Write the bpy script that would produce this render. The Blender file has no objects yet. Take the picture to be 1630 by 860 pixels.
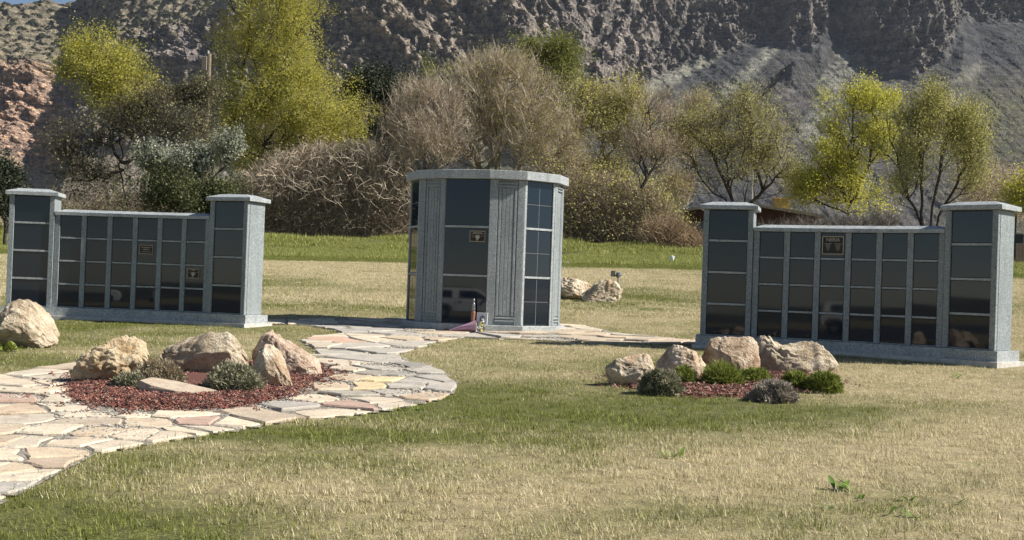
import bpy, math, random
import numpy as np
from mathutils import Matrix, Vector
random.seed(7); RNG = np.random.default_rng(7)
R = math.radians
SC = bpy.context.scene
COL = SC.collection

# ------------------------------------------------------------------ camera
CZ = 1.4                      # eye height above the datum
F, PITCH, ROLL = 2000.0, 0.0108, 0.0353
W0, H0 = 1630, 860
cam_d = bpy.data.cameras.new("camera"); cam = bpy.data.objects.new("camera", cam_d); COL.objects.link(cam)
cam_d.sensor_width = 36; cam_d.lens = 36 * F / W0
cam_d.clip_start = 0.1; cam_d.clip_end = 9000
cam.matrix_world = Matrix.Translation((0, 0, CZ)) @ Matrix.Rotation(math.pi/2 + PITCH, 4, 'X') @ Matrix.Rotation(ROLL, 4, 'Z')
SC.camera = cam

# ------------------------------------------------------------------ light
SUN_EL, SUN_AZ = R(41), R(94)          # azimuth clockwise from +Y (straight ahead); the sun stands to the right
w = bpy.data.worlds.new("World"); SC.world = w; w.use_nodes = True
nt = w.node_tree; bg = nt.nodes['Background']
sky = nt.nodes.new('ShaderNodeTexSky'); sky.sky_type = 'NISHITA'; sky.sun_disc = False
sky.sun_elevation = SUN_EL; sky.sun_rotation = SUN_AZ; sky.air_density = 1.0; sky.dust_density = 0.2; sky.altitude = 2600
nt.links.new(sky.outputs[0], bg.inputs[0]); bg.inputs[1].default_value = 0.05
sd = bpy.data.lights.new("sun", 'SUN'); sd.energy = 5.0; sd.angle = R(0.55); sd.color = (1.0, 0.945, 0.86)
sun = bpy.data.objects.new("sun", sd); COL.objects.link(sun)
sdir = Vector((math.sin(SUN_AZ)*math.cos(SUN_EL), math.cos(SUN_AZ)*math.cos(SUN_EL), math.sin(SUN_EL)))
sun.rotation_euler = sdir.to_track_quat('Z', 'Y').to_euler(); sun.location = (30, 0, 40)
SC.view_settings.view_transform = 'Standard'; SC.view_settings.look = 'None'
SC.view_settings.exposure = 0.88; SC.view_settings.gamma = 1.0
SC.cycles.max_bounces = 6; SC.cycles.transparent_max_bounces = 4

# ------------------------------------------------------------------ numpy noise
_P = np.random.default_rng(3).permutation(256); _P = np.concatenate([_P, _P, _P])
_G = np.random.default_rng(4).normal(size=(256, 3)); _G /= np.linalg.norm(_G, axis=1)[:, None]
def pnoise(x, y, z=None):
    x = np.asarray(x, float); y = np.asarray(y, float); z = np.zeros_like(x) if z is None else np.asarray(z, float)
    xi, yi, zi = np.floor(x).astype(int), np.floor(y).astype(int), np.floor(z).astype(int)
    xf, yf, zf = x-xi, y-yi, z-zi
    u, v, t = [a*a*a*(a*(a*6-15)+10) for a in (xf, yf, zf)]
    out = 0
    for i in (0, 1):
        for j in (0, 1):
            for k in (0, 1):
                g = _G[_P[_P[_P[(xi+i) & 255] + ((yi+j) & 255)] + ((zi+k) & 255)]]
                d = g[..., 0]*(xf-i) + g[..., 1]*(yf-j) + g[..., 2]*(zf-k)
                out = out + d*(u if i else 1-u)*(v if j else 1-v)*(t if k else 1-t)
    return out*1.6
def fbm(x, y, z=None, o=4, g=0.5):
    s, a = 0, 1.0
    z = np.zeros_like(np.asarray(x, float)) if z is None else z
    for i in range(o):
        s = s + a*pnoise(x*2**i+i*17.3, y*2**i+i*9.1, z*2**i+i*3.7); a *= g
    return s
def ridged(x, y, z=None, o=4, g=0.5):
    s, a = 0, 1.0
    z = np.zeros_like(np.asarray(x, float)) if z is None else z
    for i in range(o):
        s = s + a*(1-2*np.abs(pnoise(x*2**i+i*11.3, y*2**i+i*5.1, z*2**i+i*2.7))); a *= g
    return s
def sstep(a, b, x):
    t = np.clip((x-a)/(b-a), 0, 1); return t*t*(3-2*t)

# ------------------------------------------------------------------ the lie of the land
def ground(x, y):
    x = np.asarray(x, float); y = np.asarray(y, float)
    z = -1.33 + .04*y + .012*np.clip(x, -40, 40)
    z = z + .013*np.maximum(y-25, 0)
    z = z - .055*np.exp(-((x+.6)**2 + (y-17.6)**2)/2.4**2)
    bank = np.exp(-((y-61-1.5*np.sin(x*.13))/4.0)**2)
    z = z + (.38+.16*pnoise(x*.55, y*.4))*bank
    z = np.where(y < -6, z + .03*np.minimum(-6-y, 34) + .014*np.maximum(-40-y, 0), z)
    z = z + .014*pnoise(x*.35, y*.35) + .004*pnoise(x*2.1, y*2.1)
    return CZ + z
def ray(px, py):
    qx, qy = px-W0/2, py-H0/2
    a = qx*math.cos(ROLL)+qy*math.sin(ROLL); b = -qx*math.sin(ROLL)+qy*math.cos(ROLL)
    v = np.array([a/F, 1.0, -b/F])
    c, s = math.cos(PITCH), math.sin(PITCH)
    return np.array([v[0], v[1]*c - v[2]*s, v[1]*s + v[2]*c])
def at(px, py, D=None):
    """the point of the place on the sight line through a photo pixel: on the ground, or at distance D"""
    d = ray(px, py); d = d/d[1]
    if D is not None: return np.array([d[0]*D, D, CZ + d[2]*D])
    lo, hi = 2.0, 2.0
    while hi < 400 and CZ + d[2]*hi > ground(d[0]*hi, hi): lo = hi; hi *= 1.04
    for _ in range(30):
        m = (lo+hi)/2
        if CZ + d[2]*m > ground(d[0]*m, m): lo = m
        else: hi = m
    return np.array([d[0]*lo, lo, float(ground(d[0]*lo, lo))])

# ------------------------------------------------------------------ materials
def newmat(name):
    m = bpy.data.materials.new(name); m.use_nodes = True
    t = m.node_tree; b = t.nodes['Principled BSDF']; return m, t, b
def N(t, typ, **kw):
    n = t.nodes.new(typ)
    for k, v in kw.items():
        if k[0] == 'i' and k[1:].isdigit(): n.inputs[int(k[1:])].default_value = v
        else: setattr(n, k, v)
    return n
def ramp(t, fac, stops):
    r = N(t, 'ShaderNodeValToRGB'); e = r.color_ramp.elements
    while len(e) < len(stops): e.new(.5)
    for i, (p, c) in enumerate(stops):
        e[i].position = p; e[i].color = (*c, 1) if len(c) == 3 else c
    t.links.new(fac, r.inputs[0]); return r.outputs[0]
def noise(t, scale, detail=4, rough=.55, vec=None, dist=0):
    n = N(t, 'ShaderNodeTexNoise'); n.inputs['Scale'].default_value = scale
    n.inputs['Detail'].default_value = detail; n.inputs['Roughness'].default_value = rough
    n.inputs['Distortion'].default_value = dist
    if vec is None: vec = N(t, 'ShaderNodeNewGeometry').outputs['Position']
    t.links.new(vec, n.inputs['Vector']); return n.outputs['Fac']
def mixc(t, fac, a, b, mode='MIX'):
    m = N(t, 'ShaderNodeMix', data_type='RGBA', blend_type=mode)
    for sock, v in ((m.inputs[0], fac), (m.inputs[6], a), (m.inputs[7], b)):
        if isinstance(v, (int, float)): sock.default_value = v
        elif isinstance(v, tuple): sock.default_value = (*v, 1)
        else: t.links.new(v, sock)
    return m.outputs[2]
def bump(t, b, h, strength, dist=.01):
    n = N(t, 'ShaderNodeBump'); n.inputs['Strength'].default_value = strength; n.inputs['Distance'].default_value = dist
    t.links.new(h, n.inputs['Height']); t.links.new(n.outputs[0], b.inputs['Normal'])
def plain(name, col, rough=.7, metal=0, spec=None, var=.12, scale=30, bmp=0):
    m, t, b = newmat(name)
    n = noise(t, scale, 3)
    c = ramp(t, n, [(.3, tuple(x*(1-var) for x in col)), (.7, tuple(min(1, x*(1+var)) for x in col))])
    t.links.new(c, b.inputs['Base Color']); b.inputs['Roughness'].default_value = rough; b.inputs['Metallic'].default_value = metal
    if spec is not None: b.inputs['Specular IOR Level'].default_value = spec
    if bmp: bump(t, b, n, bmp)
    return m

def granite(name, base, polish=.55):
    m, t, b = newmat(name)
    n1 = noise(t, 260, 2, .7); n2 = noise(t, 90, 3, .6); n3 = noise(t, 2.2, 4, .6)
    sp = ramp(t, n1, [(.34, tuple(x*.35 for x in base)), (.47, tuple(x*.92 for x in base)), (.58, base), (.7, tuple(min(.9, x*1.9) for x in base))])
    sp2 = ramp(t, n2, [(.36, (.55, .55, .55)), (.5, (1, 1, 1)), (.66, (1.28, 1.28, 1.28))])
    c = mixc(t, 1.0, sp, sp2, 'MULTIPLY')
    n4 = noise(t, 34, 3, .8); c = mixc(t, 1.0, c, ramp(t, n4, [(.34, (.76, .77, .79)), (.5, (1, 1, 1)), (.66, (1.24, 1.23, 1.21))]), 'MULTIPLY')
    pos = N(t, 'ShaderNodeNewGeometry').outputs['Position']; mp = N(t, 'ShaderNodeMapping'); mp.inputs['Scale'].default_value = (9, 9, .8); t.links.new(pos, mp.inputs[0]); n5 = noise(t, 1.0, 4, .6, mp.outputs[0]); c = mixc(t, 1.0, c, ramp(t, n5, [(.3, (.84, .85, .85)), (.6, (1.06, 1.06, 1.06))]), 'MULTIPLY')
    st = ramp(t, n3, [(.3, (.88, .89, .88)), (.65, (1.05, 1.05, 1.05))])
    c = mixc(t, 1.0, c, st, 'MULTIPLY')
    t.links.new(c, b.inputs['Base Color']); b.inputs['Roughness'].default_value = polish
    bump(t, b, n1, .12, .002); return m
M = {}
M['granite'] = granite('grey_granite', (.25, .28, .287))
M['granite_cap'] = granite('grey_granite_cap', (.36, .385, .39), .5)
def black_granite():
    m, t, b = newmat('polished_black_granite')
    n = noise(t, 300, 2, .7)
    c = ramp(t, n, [(.4, (.006, .0105, .018)), (.62, (.009, .0155, .025)), (.75, (.02, .026, .035))])
    t.links.new(c, b.inputs['Base Color'])
    n2 = noise(t, 1.7, 3, .5)
    r = N(t, 'ShaderNodeMapRange'); t.links.new(n2, r.inputs[0]); r.inputs[3].default_value = .005; r.inputs[4].default_value = .045
    t.links.new(r.outputs[0], b.inputs['Roughness']); b.inputs['IOR'].default_value = 1.5
    n3 = noise(t, .9, 2, .5); bump(t, b, n3, .015, .01)
    return m
M['black'] = black_granite()
M['seam'] = plain('pale_joint_sealant', (.20, .21, .21), .8)
M['concrete'] = plain('footing_concrete', (.48, .46, .42), .9, var=.2, scale=12, bmp=.3)
M['bronze_dark'] = plain('dark_bronze', (.018, .014, .011), .4, .3)
M['bronze_edge'] = plain('bronze_rim', (.42, .33, .22), .4, .5)
M['letter'] = plain('cast_lettering', (.42, .38, .30), .45, .3)

def leafmat(name, c1, c2, c3=None, sub=.35):
    """colour runs over a per-leaf random value held in the attribute 'rnd'"""
    m, t, b = newmat(name)
    a = N(t, 'ShaderNodeAttribute', attribute_name='rnd')
    stops = [(0, c1), (1, c2)] if c3 is None else [(0, c1), (.55, c2), (1, c3)]
    c = ramp(t, a.outputs['Fac'], stops)
    t.links.new(c, b.inputs['Base Color']); b.inputs['Roughness'].default_value = .6
    b.inputs['Specular IOR Level'].default_value = .25
    tr = N(t, 'ShaderNodeBsdfTranslucent'); t.links.new(c, tr.inputs[0])
    mx = N(t, 'ShaderNodeMixShader'); mx.inputs[0].default_value = sub
    out = t.nodes['Material Output']
    t.links.new(b.outputs[0], mx.inputs[1]); t.links.new(tr.outputs[0], mx.inputs[2]); t.links.new(mx.outputs[0], out.inputs[0])
    return m

# ------------------------------------------------------------------ mesh helpers
def mesh_np(name, V, Fc, mats, parent=None, smooth=False, attrs=None, link=True, matidx=None):
    V = np.ascontiguousarray(V, np.float32); me = bpy.data.meshes.new(name)
    if isinstance(Fc, np.ndarray):
        k = Fc.shape[1]; nf = len(Fc)
        me.vertices.add(len(V)); me.vertices.foreach_set('co', V.ravel())
        me.loops.add(nf*k); me.loops.foreach_set('vertex_index', np.ascontiguousarray(Fc, np.int32).ravel())
        me.polygons.add(nf); me.polygons.foreach_set('loop_start', np.arange(0, nf*k, k, dtype=np.int32))
        me.update(calc_edges=True)
    else:
        me.from_pydata([tuple(map(float, v)) for v in V], [], [tuple(int(i) for i in f) for f in Fc]); me.update()
    me.polygons.foreach_set('use_smooth', np.full(len(me.polygons), smooth))
    for mt in (mats if isinstance(mats, (list, tuple)) else [mats]):
        if mt is not None: me.materials.append(mt)
    if matidx is not None: me.polygons.foreach_set('material_index', np.asarray(matidx, np.int32))
    for k_, (typ, arr) in (attrs or {}).items():
        at_ = me.attributes.new(k_, typ, 'POINT')
        at_.data.foreach_set({'FLOAT': 'value', 'FLOAT_COLOR': 'color', 'INT': 'value', 'FLOAT_VECTOR': 'vector'}[typ], np.ascontiguousarray(arr, np.int32 if typ == 'INT' else np.float32).ravel())
    o = bpy.data.objects.new(name, me)
    if parent is not None: o.parent = parent
    if link: COL.objects.link(o)
    return o
def tag(o, label=None, cat=None, group=None, kind=None):
    if label: o['label'] = label
    if cat: o['category'] = cat
    if group: o['group'] = group
    if kind: o['kind'] = kind
    return o
def thing(name, label, cat, loc=(0, 0, 0), rotz=0, group=None):
    o = bpy.data.objects.new(name, None); COL.objects.link(o); o.location = tuple(float(v) for v in loc); o.rotation_euler = (0, 0, rotz)
    o.empty_display_size = .3
    return tag(o, label, cat, group)
class MB:
    def __init__(s): s.v = []; s.f = []; s.m = []
    def add(s, v, f, m=0):
        n = len(s.v); s.v += [tuple(map(float, p)) for p in v]; s.f += [tuple(i+n for i in q) for q in f]; s.m += [m]*len(f)
    def box(s, c, d, rz=0, m=0, rot=None):
        vs = []
        for sx in (-.5, .5):
            for sy in (-.5, .5):
                for sz in (-.5, .5):
                    p = Vector((sx*d[0], sy*d[1], sz*d[2]))
                    if rot is not None: p = rot @ p
                    elif rz: p = Matrix.Rotation(rz, 3, 'Z') @ p
                    vs.append((c[0]+p[0], c[1]+p[1], c[2]+p[2]))
        s.add(vs, [(0, 1, 3, 2), (4, 6, 7, 5), (0, 4, 5, 1), (2, 3, 7, 6), (0, 2, 6, 4), (1, 5, 7, 3)], m)
    def prism(s, poly, z0, z1, m=0, top=None):
        n = len(poly); top = top or poly
        vs = [(p[0], p[1], z0) for p in poly] + [(p[0], p[1], z1) for p in top]
        s.add(vs, [tuple(range(n-1, -1, -1)), tuple(range(n, 2*n))] + [(i, (i+1) % n, n+(i+1) % n, n+i) for i in range(n)], m)
    def lathe(s, prof, n=12, c=(0, 0, 0), m=0):
        vs = []
        for r, z in prof:
            for i in range(n):
                a = 2*math.pi*i/n; vs.append((c[0]+r*math.cos(a), c[1]+r*math.sin(a), c[2]+z))
        fs = [(j*n+i, j*n+(i+1) % n, (j+1)*n+(i+1) % n, (j+1)*n+i) for j in range(len(prof)-1) for i in range(n)]
        fs += [tuple(range(n-1, -1, -1)), tuple(range((len(prof)-1)*n, len(prof)*n))]
        s.add(vs, fs, m)
    def tube(s, p0, p1, r0, r1, n=8, m=0):
        p0, p1 = Vector(p0), Vector(p1); d = (p1-p0).normalized(); a = d.orthogonal().normalized(); b = d.cross(a)
        vs = [tuple(p + (a*math.cos(2*math.pi*i/n) + b*math.sin(2*math.pi*i/n))*r) for p, r in ((p0, r0), (p1, r1)) for i in range(n)]
        s.add(vs, [(i, (i+1) % n, n+(i+1) % n, n+i) for i in range(n)] + [tuple(range(n-1, -1, -1)), tuple(range(n, 2*n))], m)
    def build(s, name, mats, parent=None, smooth=False, bevel=0, link=True):
        me = bpy.data.meshes.new(name); me.from_pydata(s.v, [], s.f); me.update()
        for mt in (mats if isinstance(mats, (list, tuple)) else [mats]): me.materials.append(mt)
        me.polygons.foreach_set('material_index', s.m)
        me.polygons.foreach_set('use_smooth', [smooth]*len(s.f))
        o = bpy.data.objects.new(name, me)
        if link: COL.objects.link(o)
        if parent is not None: o.parent = parent
        if bevel:
            b = o.modifiers.new('bevel', 'BEVEL'); b.width = bevel; b.segments = 1; b.limit_method = 'ANGLE'
        return o
_cache = {}
def slab(name, size, mat, parent, loc, rz=0, bevel=.004):
    """a box-shaped piece; alike pieces share one bevelled mesh"""
    key = (name, tuple(round(v, 3) for v in size), mat.name, bevel)
    if key not in _cache:
        b = min(bevel, min(size)*.3); hx, hy, hz = [v/2 for v in size]
        vs = []; idx = {}
        for sx in (-1, 1):
            for sy in (-1, 1):
                for sz in (-1, 1):
                    for ax in range(3):
                        p = [sx*(hx-b), sy*(hy-b), sz*(hz-b)]; p[ax] = (sx, sy, sz)[ax]*(hx, hy, hz)[ax]
                        idx[(sx, sy, sz, ax)] = len(vs); vs.append(tuple(p))
        fs = []
        for ax in range(3):
            o1, o2 = [a for a in range(3) if a != ax]
            for s in (-1, 1):
                q = []
                for a, c in ((-1, -1), (1, -1), (1, 1), (-1, 1)):
                    k = [0, 0, 0]; k[ax] = s; k[o1] = a; k[o2] = c; q.append(idx[(*k, ax)])
                fs.append(q)
            for a in (-1, 1):
                for c in (-1, 1):       # edges parallel to ax
                    q = []
                    for s, which in ((-1, o1), (-1, o2), (1, o2), (1, o1)):
                        k = [0, 0, 0]; k[ax] = s; k[o1] = a; k[o2] = c; q.append(idx[(*k, which)])
                    fs.append(q)
        for sx in (-1, 1):
            for sy in (-1, 1):
                for sz in (-1, 1): fs.append([idx[(sx, sy, sz, a)] for a in range(3)])
        # orient outward
        out = []
        for f in fs:
            p = [Vector(vs[i]) for i in f]; c = sum(p, Vector())/len(p); n = (p[1]-p[0]).cross(p[2]-p[0])
            out.append(tuple(f) if n.dot(c) > 0 else tuple(reversed(f)))
        me = bpy.data.meshes.new(name); me.from_pydata(vs, [], out); me.materials.append(mat); me.update(); _cache[key] = me
    o = bpy.data.objects.new(name, _cache[key]); COL.objects.link(o); o.parent = parent
    o.location = tuple(float(v) for v in loc); o.rotation_euler = (0, 0, float(rz)); return o

def scatter(name, pts, rotz, scl, idx, variants, attrs=None, tilt=None, **tg):
    """one object of scattered instances (geometry nodes)"""
    rot = np.zeros((len(pts), 3), np.float32); rot[:, 2] = rotz
    if tilt is not None: rot[:, :2] = tilt
    me = bpy.data.meshes.new(name); me.vertices.add(len(pts)); me.vertices.foreach_set('co', np.ascontiguousarray(pts, np.float32).ravel())
    def A(k, typ, arr):
        a = me.attributes.new(k, typ, 'POINT'); a.data.foreach_set({'FLOAT': 'value', 'INT': 'value', 'FLOAT_VECTOR': 'vector'}[typ], np.ascontiguousarray(arr, np.int32 if typ == 'INT' else np.float32).ravel())
    A('rot', 'FLOAT_VECTOR', rot); A('scl', 'FLOAT', scl); A('pick', 'INT', idx)
    for k, v in (attrs or {}).items(): A(k, 'FLOAT', v)
    o = bpy.data.objects.new(name, me); COL.objects.link(o)
    c = bpy.data.collections.new(name + '_kinds')
    for v in variants: c.objects.link(v)
    g = bpy.data.node_groups.new(name + '_scatter', 'GeometryNodeTree')
    g.interface.new_socket('Geometry', in_out='INPUT', socket_type='NodeSocketGeometry'); g.interface.new_socket('Geometry', in_out='OUTPUT', socket_type='NodeSocketGeometry')
    gi = g.nodes.new('NodeGroupInput'); go = g.nodes.new('NodeGroupOutput'); ip = g.nodes.new('GeometryNodeInstanceOnPoints')
    ci = g.nodes.new('GeometryNodeCollectionInfo'); ci.inputs['Collection'].default_value = c
    ci.inputs['Separate Children'].default_value = True; ci.inputs['Reset Children'].default_value = True
    ip.inputs['Pick Instance'].default_value = True
    def na(k, typ):
        n = g.nodes.new('GeometryNodeInputNamedAttribute'); n.data_type = typ; n.inputs['Name'].default_value = k
        return [s for s in n.outputs if s.enabled and s.name == 'Attribute'][0]
    L = g.links.new
    L(gi.outputs[0], ip.inputs['Points']); L(ci.outputs[0], ip.inputs['Instance'])
    L(na('pick', 'INT'), ip.inputs['Instance Index'])
    e2r = g.nodes.new('FunctionNodeEulerToRotation'); L(na('rot', 'FLOAT_VECTOR'), e2r.inputs[0]); L(e2r.outputs[0], ip.inputs['Rotation'])
    L(na('scl', 'FLOAT'), ip.inputs['Scale']); L(ip.outputs[0], go.inputs[0])
    md = o.modifiers.new('scatter', 'NODES'); md.node_group = g
    return tag(o, **tg)

def in_poly(pts, poly):
    x, y = pts[:, 0], pts[:, 1]; ins = np.zeros(len(pts), bool); n = len(poly)
    for i in range(n):
        x0, y0 = poly[i][:2]; x1, y1 = poly[(i+1) % n][:2]
        c = ((y0 > y) != (y1 > y)) & (x < (x1-x0)*(y-y0)/((y1-y0) + 1e-12) + x0); ins ^= c
    return ins
def poly_dist(pts, poly):
    d = np.full(len(pts), 1e9); P = np.array([p[:2] for p in poly])
    for i in range(len(P)):
        a, b = P[i], P[(i+1) % len(P)]; ab = b-a
        t = np.clip(((pts[:, :2]-a)@ab)/(ab@ab+1e-12), 0, 1); q = a + t[:, None]*ab
        d = np.minimum(d, np.hypot(*(pts[:, :2]-q).T))
    return d

# ------------------------------------------------------------------ outlines on the ground
PATH = [at(*p) for p in [(-80,850),(0,797),(93,755),(144,727),(232,709),(353,690),(380,686),(475,669),(515,668),(559,663),(623,654),(687,640),(720,627),
        (727,613),(712,599),(687,586),(651,578),(631,566),(687,548),(738,538),(800,541),(850,542),(960,547),(1118,550),(1118,544),(1050,538),(990,533),(950,524),
        (925,519),(895,517),(760,513),(640,508),(580,508),(425,510),(425,517),(490,519),(530,526),(545,532),(500,537),(478,543),(500,556),(512,570),
        (400,588),(150,592),(125,579),(60,588),(0,600),(-80,612)]]
BED1 = [at(*p) for p in [(108,625),(120,640),(180,653),(270,657),(370,651),(450,635),(510,608),(527,595),(505,582),(400,578),(250,578),(150,590),(117,608)]]
BED2 = [at(*p) for p in [(980,610),(1000,618),(1060,626),(1110,632),(1200,634),(1270,626),(1310,614),(1315,603),(1290,594),(1200,588),(1060,590),(990,596),(974,604)]]
PATH2 = [p[:2] for p in PATH]

def lawn_green(x, y):
    """how green the lawn is: dormant straw below 0, fresh green above 1"""
    g = .31 + .44*fbm(x*.22+3, y*.16+7, o=3) + .40*fbm(x*1.1, y*.9, o=3) + .10*pnoise(x*6, y*6)
    for px, py, rx, ry, a in [(880,640,2.5,1.25,.8),(1010,668,1.6,.6,.35),(1300,650,1.2,.5,.45),(1000,585,1.0,1.2,.4),(130,850,.9,.4,.6),(560,690,1.3,.3,.4),(700,625,.6,.8,.5),(1030,680,1.3,.5,.55),(1150,660,1.4,.5,.5),(60,575,1.6,.8,.5),(20,850,.5,.35,.6),
                              (600,700,1.6,.3,.5),(330,730,1.2,.3,.45),(180,800,.7,.3,.4),(450,690,1.0,.3,.35),(30,530,1.0,2.0,.4),(300,520,3.5,1.3,.3),(900,470,6,2.4,.5),(500,492,4,1.8,.55),(1440,615,.3,.3,.5),(1460,800,.4,.2,.35),
                              (1280,820,.8,.25,.25),(820,780,1.6,.5,-.35),(1450,700,2.4,.9,-.35),(1500,600,2.5,1.3,-.35),(800,595,1.5,.5,-.1),(1050,500,3,2,-.3),(540,470,6,3.5,-.2)]:
        p = at(px, py); g = g + a*np.exp(-((x-p[0])/rx)**2 - ((y-p[1])/ry)**2)
    g = g + 1.3*sstep(41.5, 43.5, y + 1.0*pnoise(x*.2, 3.3)) - .3*sstep(28, 33, y)*sstep(43, 40, y)
    g = np.clip(g, -.3, 1.6)
    return g

def lawn_cols(t, green_out, rnd_out):
    straw = ramp(t, rnd_out, [(0, (.21, .175, .095)), (.42, (.58, .50, .30)), (1, (.86, .78, .55))])
    grn = ramp(t, rnd_out, [(0, (.06, .075, .012)), (.5, (.175, .20, .035)), (1, (.40, .41, .14))])
    return mixc(t, green_out, straw, grn)
def blade_mat():
    m, t, b = newmat('grass_blades')
    g = N(t, 'ShaderNodeAttribute', attribute_name='green', attribute_type='INSTANCER')
    r = N(t, 'ShaderNodeAttribute', attribute_name='rnd')
    h = N(t, 'ShaderNodeAttribute', attribute_name='mixer')
    # each blade is straw or green: the share of green blades follows the patch
    sub = N(t, 'ShaderNodeMath', operation='SUBTRACT'); t.links.new(g.outputs['Fac'], sub.inputs[0]); t.links.new(h.outputs['Fac'], sub.inputs[1])
    mr = N(t, 'ShaderNodeMapRange'); t.links.new(sub.outputs[0], mr.inputs[0]); mr.inputs[1].default_value = -.22; mr.inputs[2].default_value = .22
    c = lawn_cols(t, mr.outputs[0], r.outputs['Fac'])
    t.links.new(c, b.inputs['Base Color']); b.inputs['Roughness'].default_value = .65; b.inputs['Specular IOR Level'].default_value = .2
    tr = N(t, 'ShaderNodeBsdfTranslucent'); t.links.new(c, tr.inputs[0])
    mx = N(t, 'ShaderNodeMixShader'); mx.inputs[0].default_value = .3; o = t.nodes['Material Output']
    t.links.new(b.outputs[0], mx.inputs[1]); t.links.new(tr.outputs[0], mx.inputs[2]); t.links.new(mx.outputs[0], o.inputs[0])
    return m
M['blade'] = blade_mat()
def soil_mat():
    m, t, b = newmat('lawn_thatch')
    g = N(t, 'ShaderNodeAttribute', attribute_name='green')
    n = noise(t, 70, 3, .7); n2 = noise(t, 9, 4, .6)
    mr = N(t, 'ShaderNodeMapRange'); t.links.new(n, mr.inputs[0]); mr.inputs[1].default_value = .3; mr.inputs[2].default_value = .7
    c = lawn_cols(t, g.outputs['Fac'], mr.outputs[0])
    c = mixc(t, 1.0, c, ramp(t, n2, [(.3, (.30, .28, .23)), (.7, (.60, .56, .48))]), 'MULTIPLY')
    t.links.new(c, b.inputs['Base Color']); b.inputs['Roughness'].default_value = .95
    bump(t, b, n, .6, .02); return m
M['soil'] = soil_mat()

# ------------------------------------------------------------------ ground sheet
def build_ground():
    xs = np.unique(np.concatenate([np.linspace(-2400, -80, 24), np.linspace(-80, -14, 34), np.linspace(-14, 14, 150), np.linspace(14, 80, 34), np.linspace(80, 2400, 24)]))
    ys = np.unique(np.concatenate([np.linspace(-2000, -60, 20), np.linspace(-60, 3, 22), np.linspace(3, 30, 180), np.linspace(30, 75, 90), np.linspace(75, 300, 30), np.linspace(300, 2600, 40)]))
    X, Y = np.meshgrid(xs, ys); Z = ground(X, Y)
    nx, ny = len(xs), len(ys)
    V = np.stack([X.ravel(), Y.ravel(), Z.ravel()], 1)
    i = np.arange(nx-1)[None]+np.arange(ny-1)[:, None]*nx; i = i.ravel()
    Q = np.stack([i, i+1, i+nx+1, i+nx], 1)
    g = lawn_green(X, Y).ravel()
    g = np.where(Y.ravel() > 66, .35 + .3*pnoise(X.ravel()*.02, Y.ravel()*.02), g)
    tag(mesh_np('ground', V, Q, M['soil'], smooth=True, attrs={'green': ('FLOAT', g)}), kind='structure')
build_ground()

# ------------------------------------------------------------------ mountain
def rock_mat():
    m, t, b = newmat('mountain_rock')
    a = N(t, 'ShaderNodeAttribute', attribute_name='tint')
    n1 = noise(t, .12, 6, .65); n2 = noise(t, .55, 5, .7)
    pos = N(t, 'ShaderNodeNewGeometry').outputs['Position']
    mp = N(t, 'ShaderNodeMapping'); mp.inputs['Scale'].default_value = (.02, .02, .35); mp.inputs['Rotation'].default_value = (0, R(7), 0); t.links.new(pos, mp.inputs[0])
    n3 = noise(t, 1.0, 4, .6, mp.outputs[0], .5)
    base = a.outputs['Color']
    c = mixc(t, 1.0, base, ramp(t, n1, [(.38, (.45, .46, .49)), (.5, (.95, .95, .95)), (.62, (1.6, 1.55, 1.45))]), 'MULTIPLY')
    c = mixc(t, 1.0, c, ramp(t, n3, [(.40, (.58, .57, .6)), (.57, (1.32, 1.28, 1.2))]), 'MULTIPLY')
    c = mixc(t, 1.0, c, ramp(t, n2, [(.40, (.42, .43, .46)), (.60, (1.5, 1.48, 1.42))]), 'MULTIPLY')
    ca = N(t, 'ShaderNodeAttribute', attribute_name='crag'); c = mixc(t, ca.outputs['Fac'], base, c)
    t.links.new(c, b.inputs['Base Color']); b.inputs['Roughness'].default_value = .95; b.inputs['Specular IOR Level'].default_value = .1
    add = N(t, 'ShaderNodeMath', operation='ADD'); t.links.new(n2, add.inputs[0]); t.links.new(n1, add.inputs[1])
    bump(t, b, add.outputs[0], 1.0, 5.0); return m
M['rock'] = rock_mat()
def seg_dist(PX, PY, line):
    """distance (px) to a polyline, signed: + on its right-hand (screen right) side"""
    best = np.full(PX.shape, 1e9); sg = np.zeros(PX.shape)
    for (x0, y0), (x1, y1) in zip(line[:-1], line[1:]):
        dx, dy = x1-x0, y1-y0; L = dx*dx+dy*dy
        t = np.clip(((PX-x0)*dx+(PY-y0)*dy)/L, 0, 1); qx, qy = x0+t*dx, y0+t*dy
        d = np.hypot(PX-qx, PY-qy); s = np.sign((PX-x0)*dy-(PY-y0)*dx)
        s = s*(1 if dy >= 0 else -1)
        m = d < best; best = np.where(m, d, best); sg = np.where(m, s, sg)
    return best*sg
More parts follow.
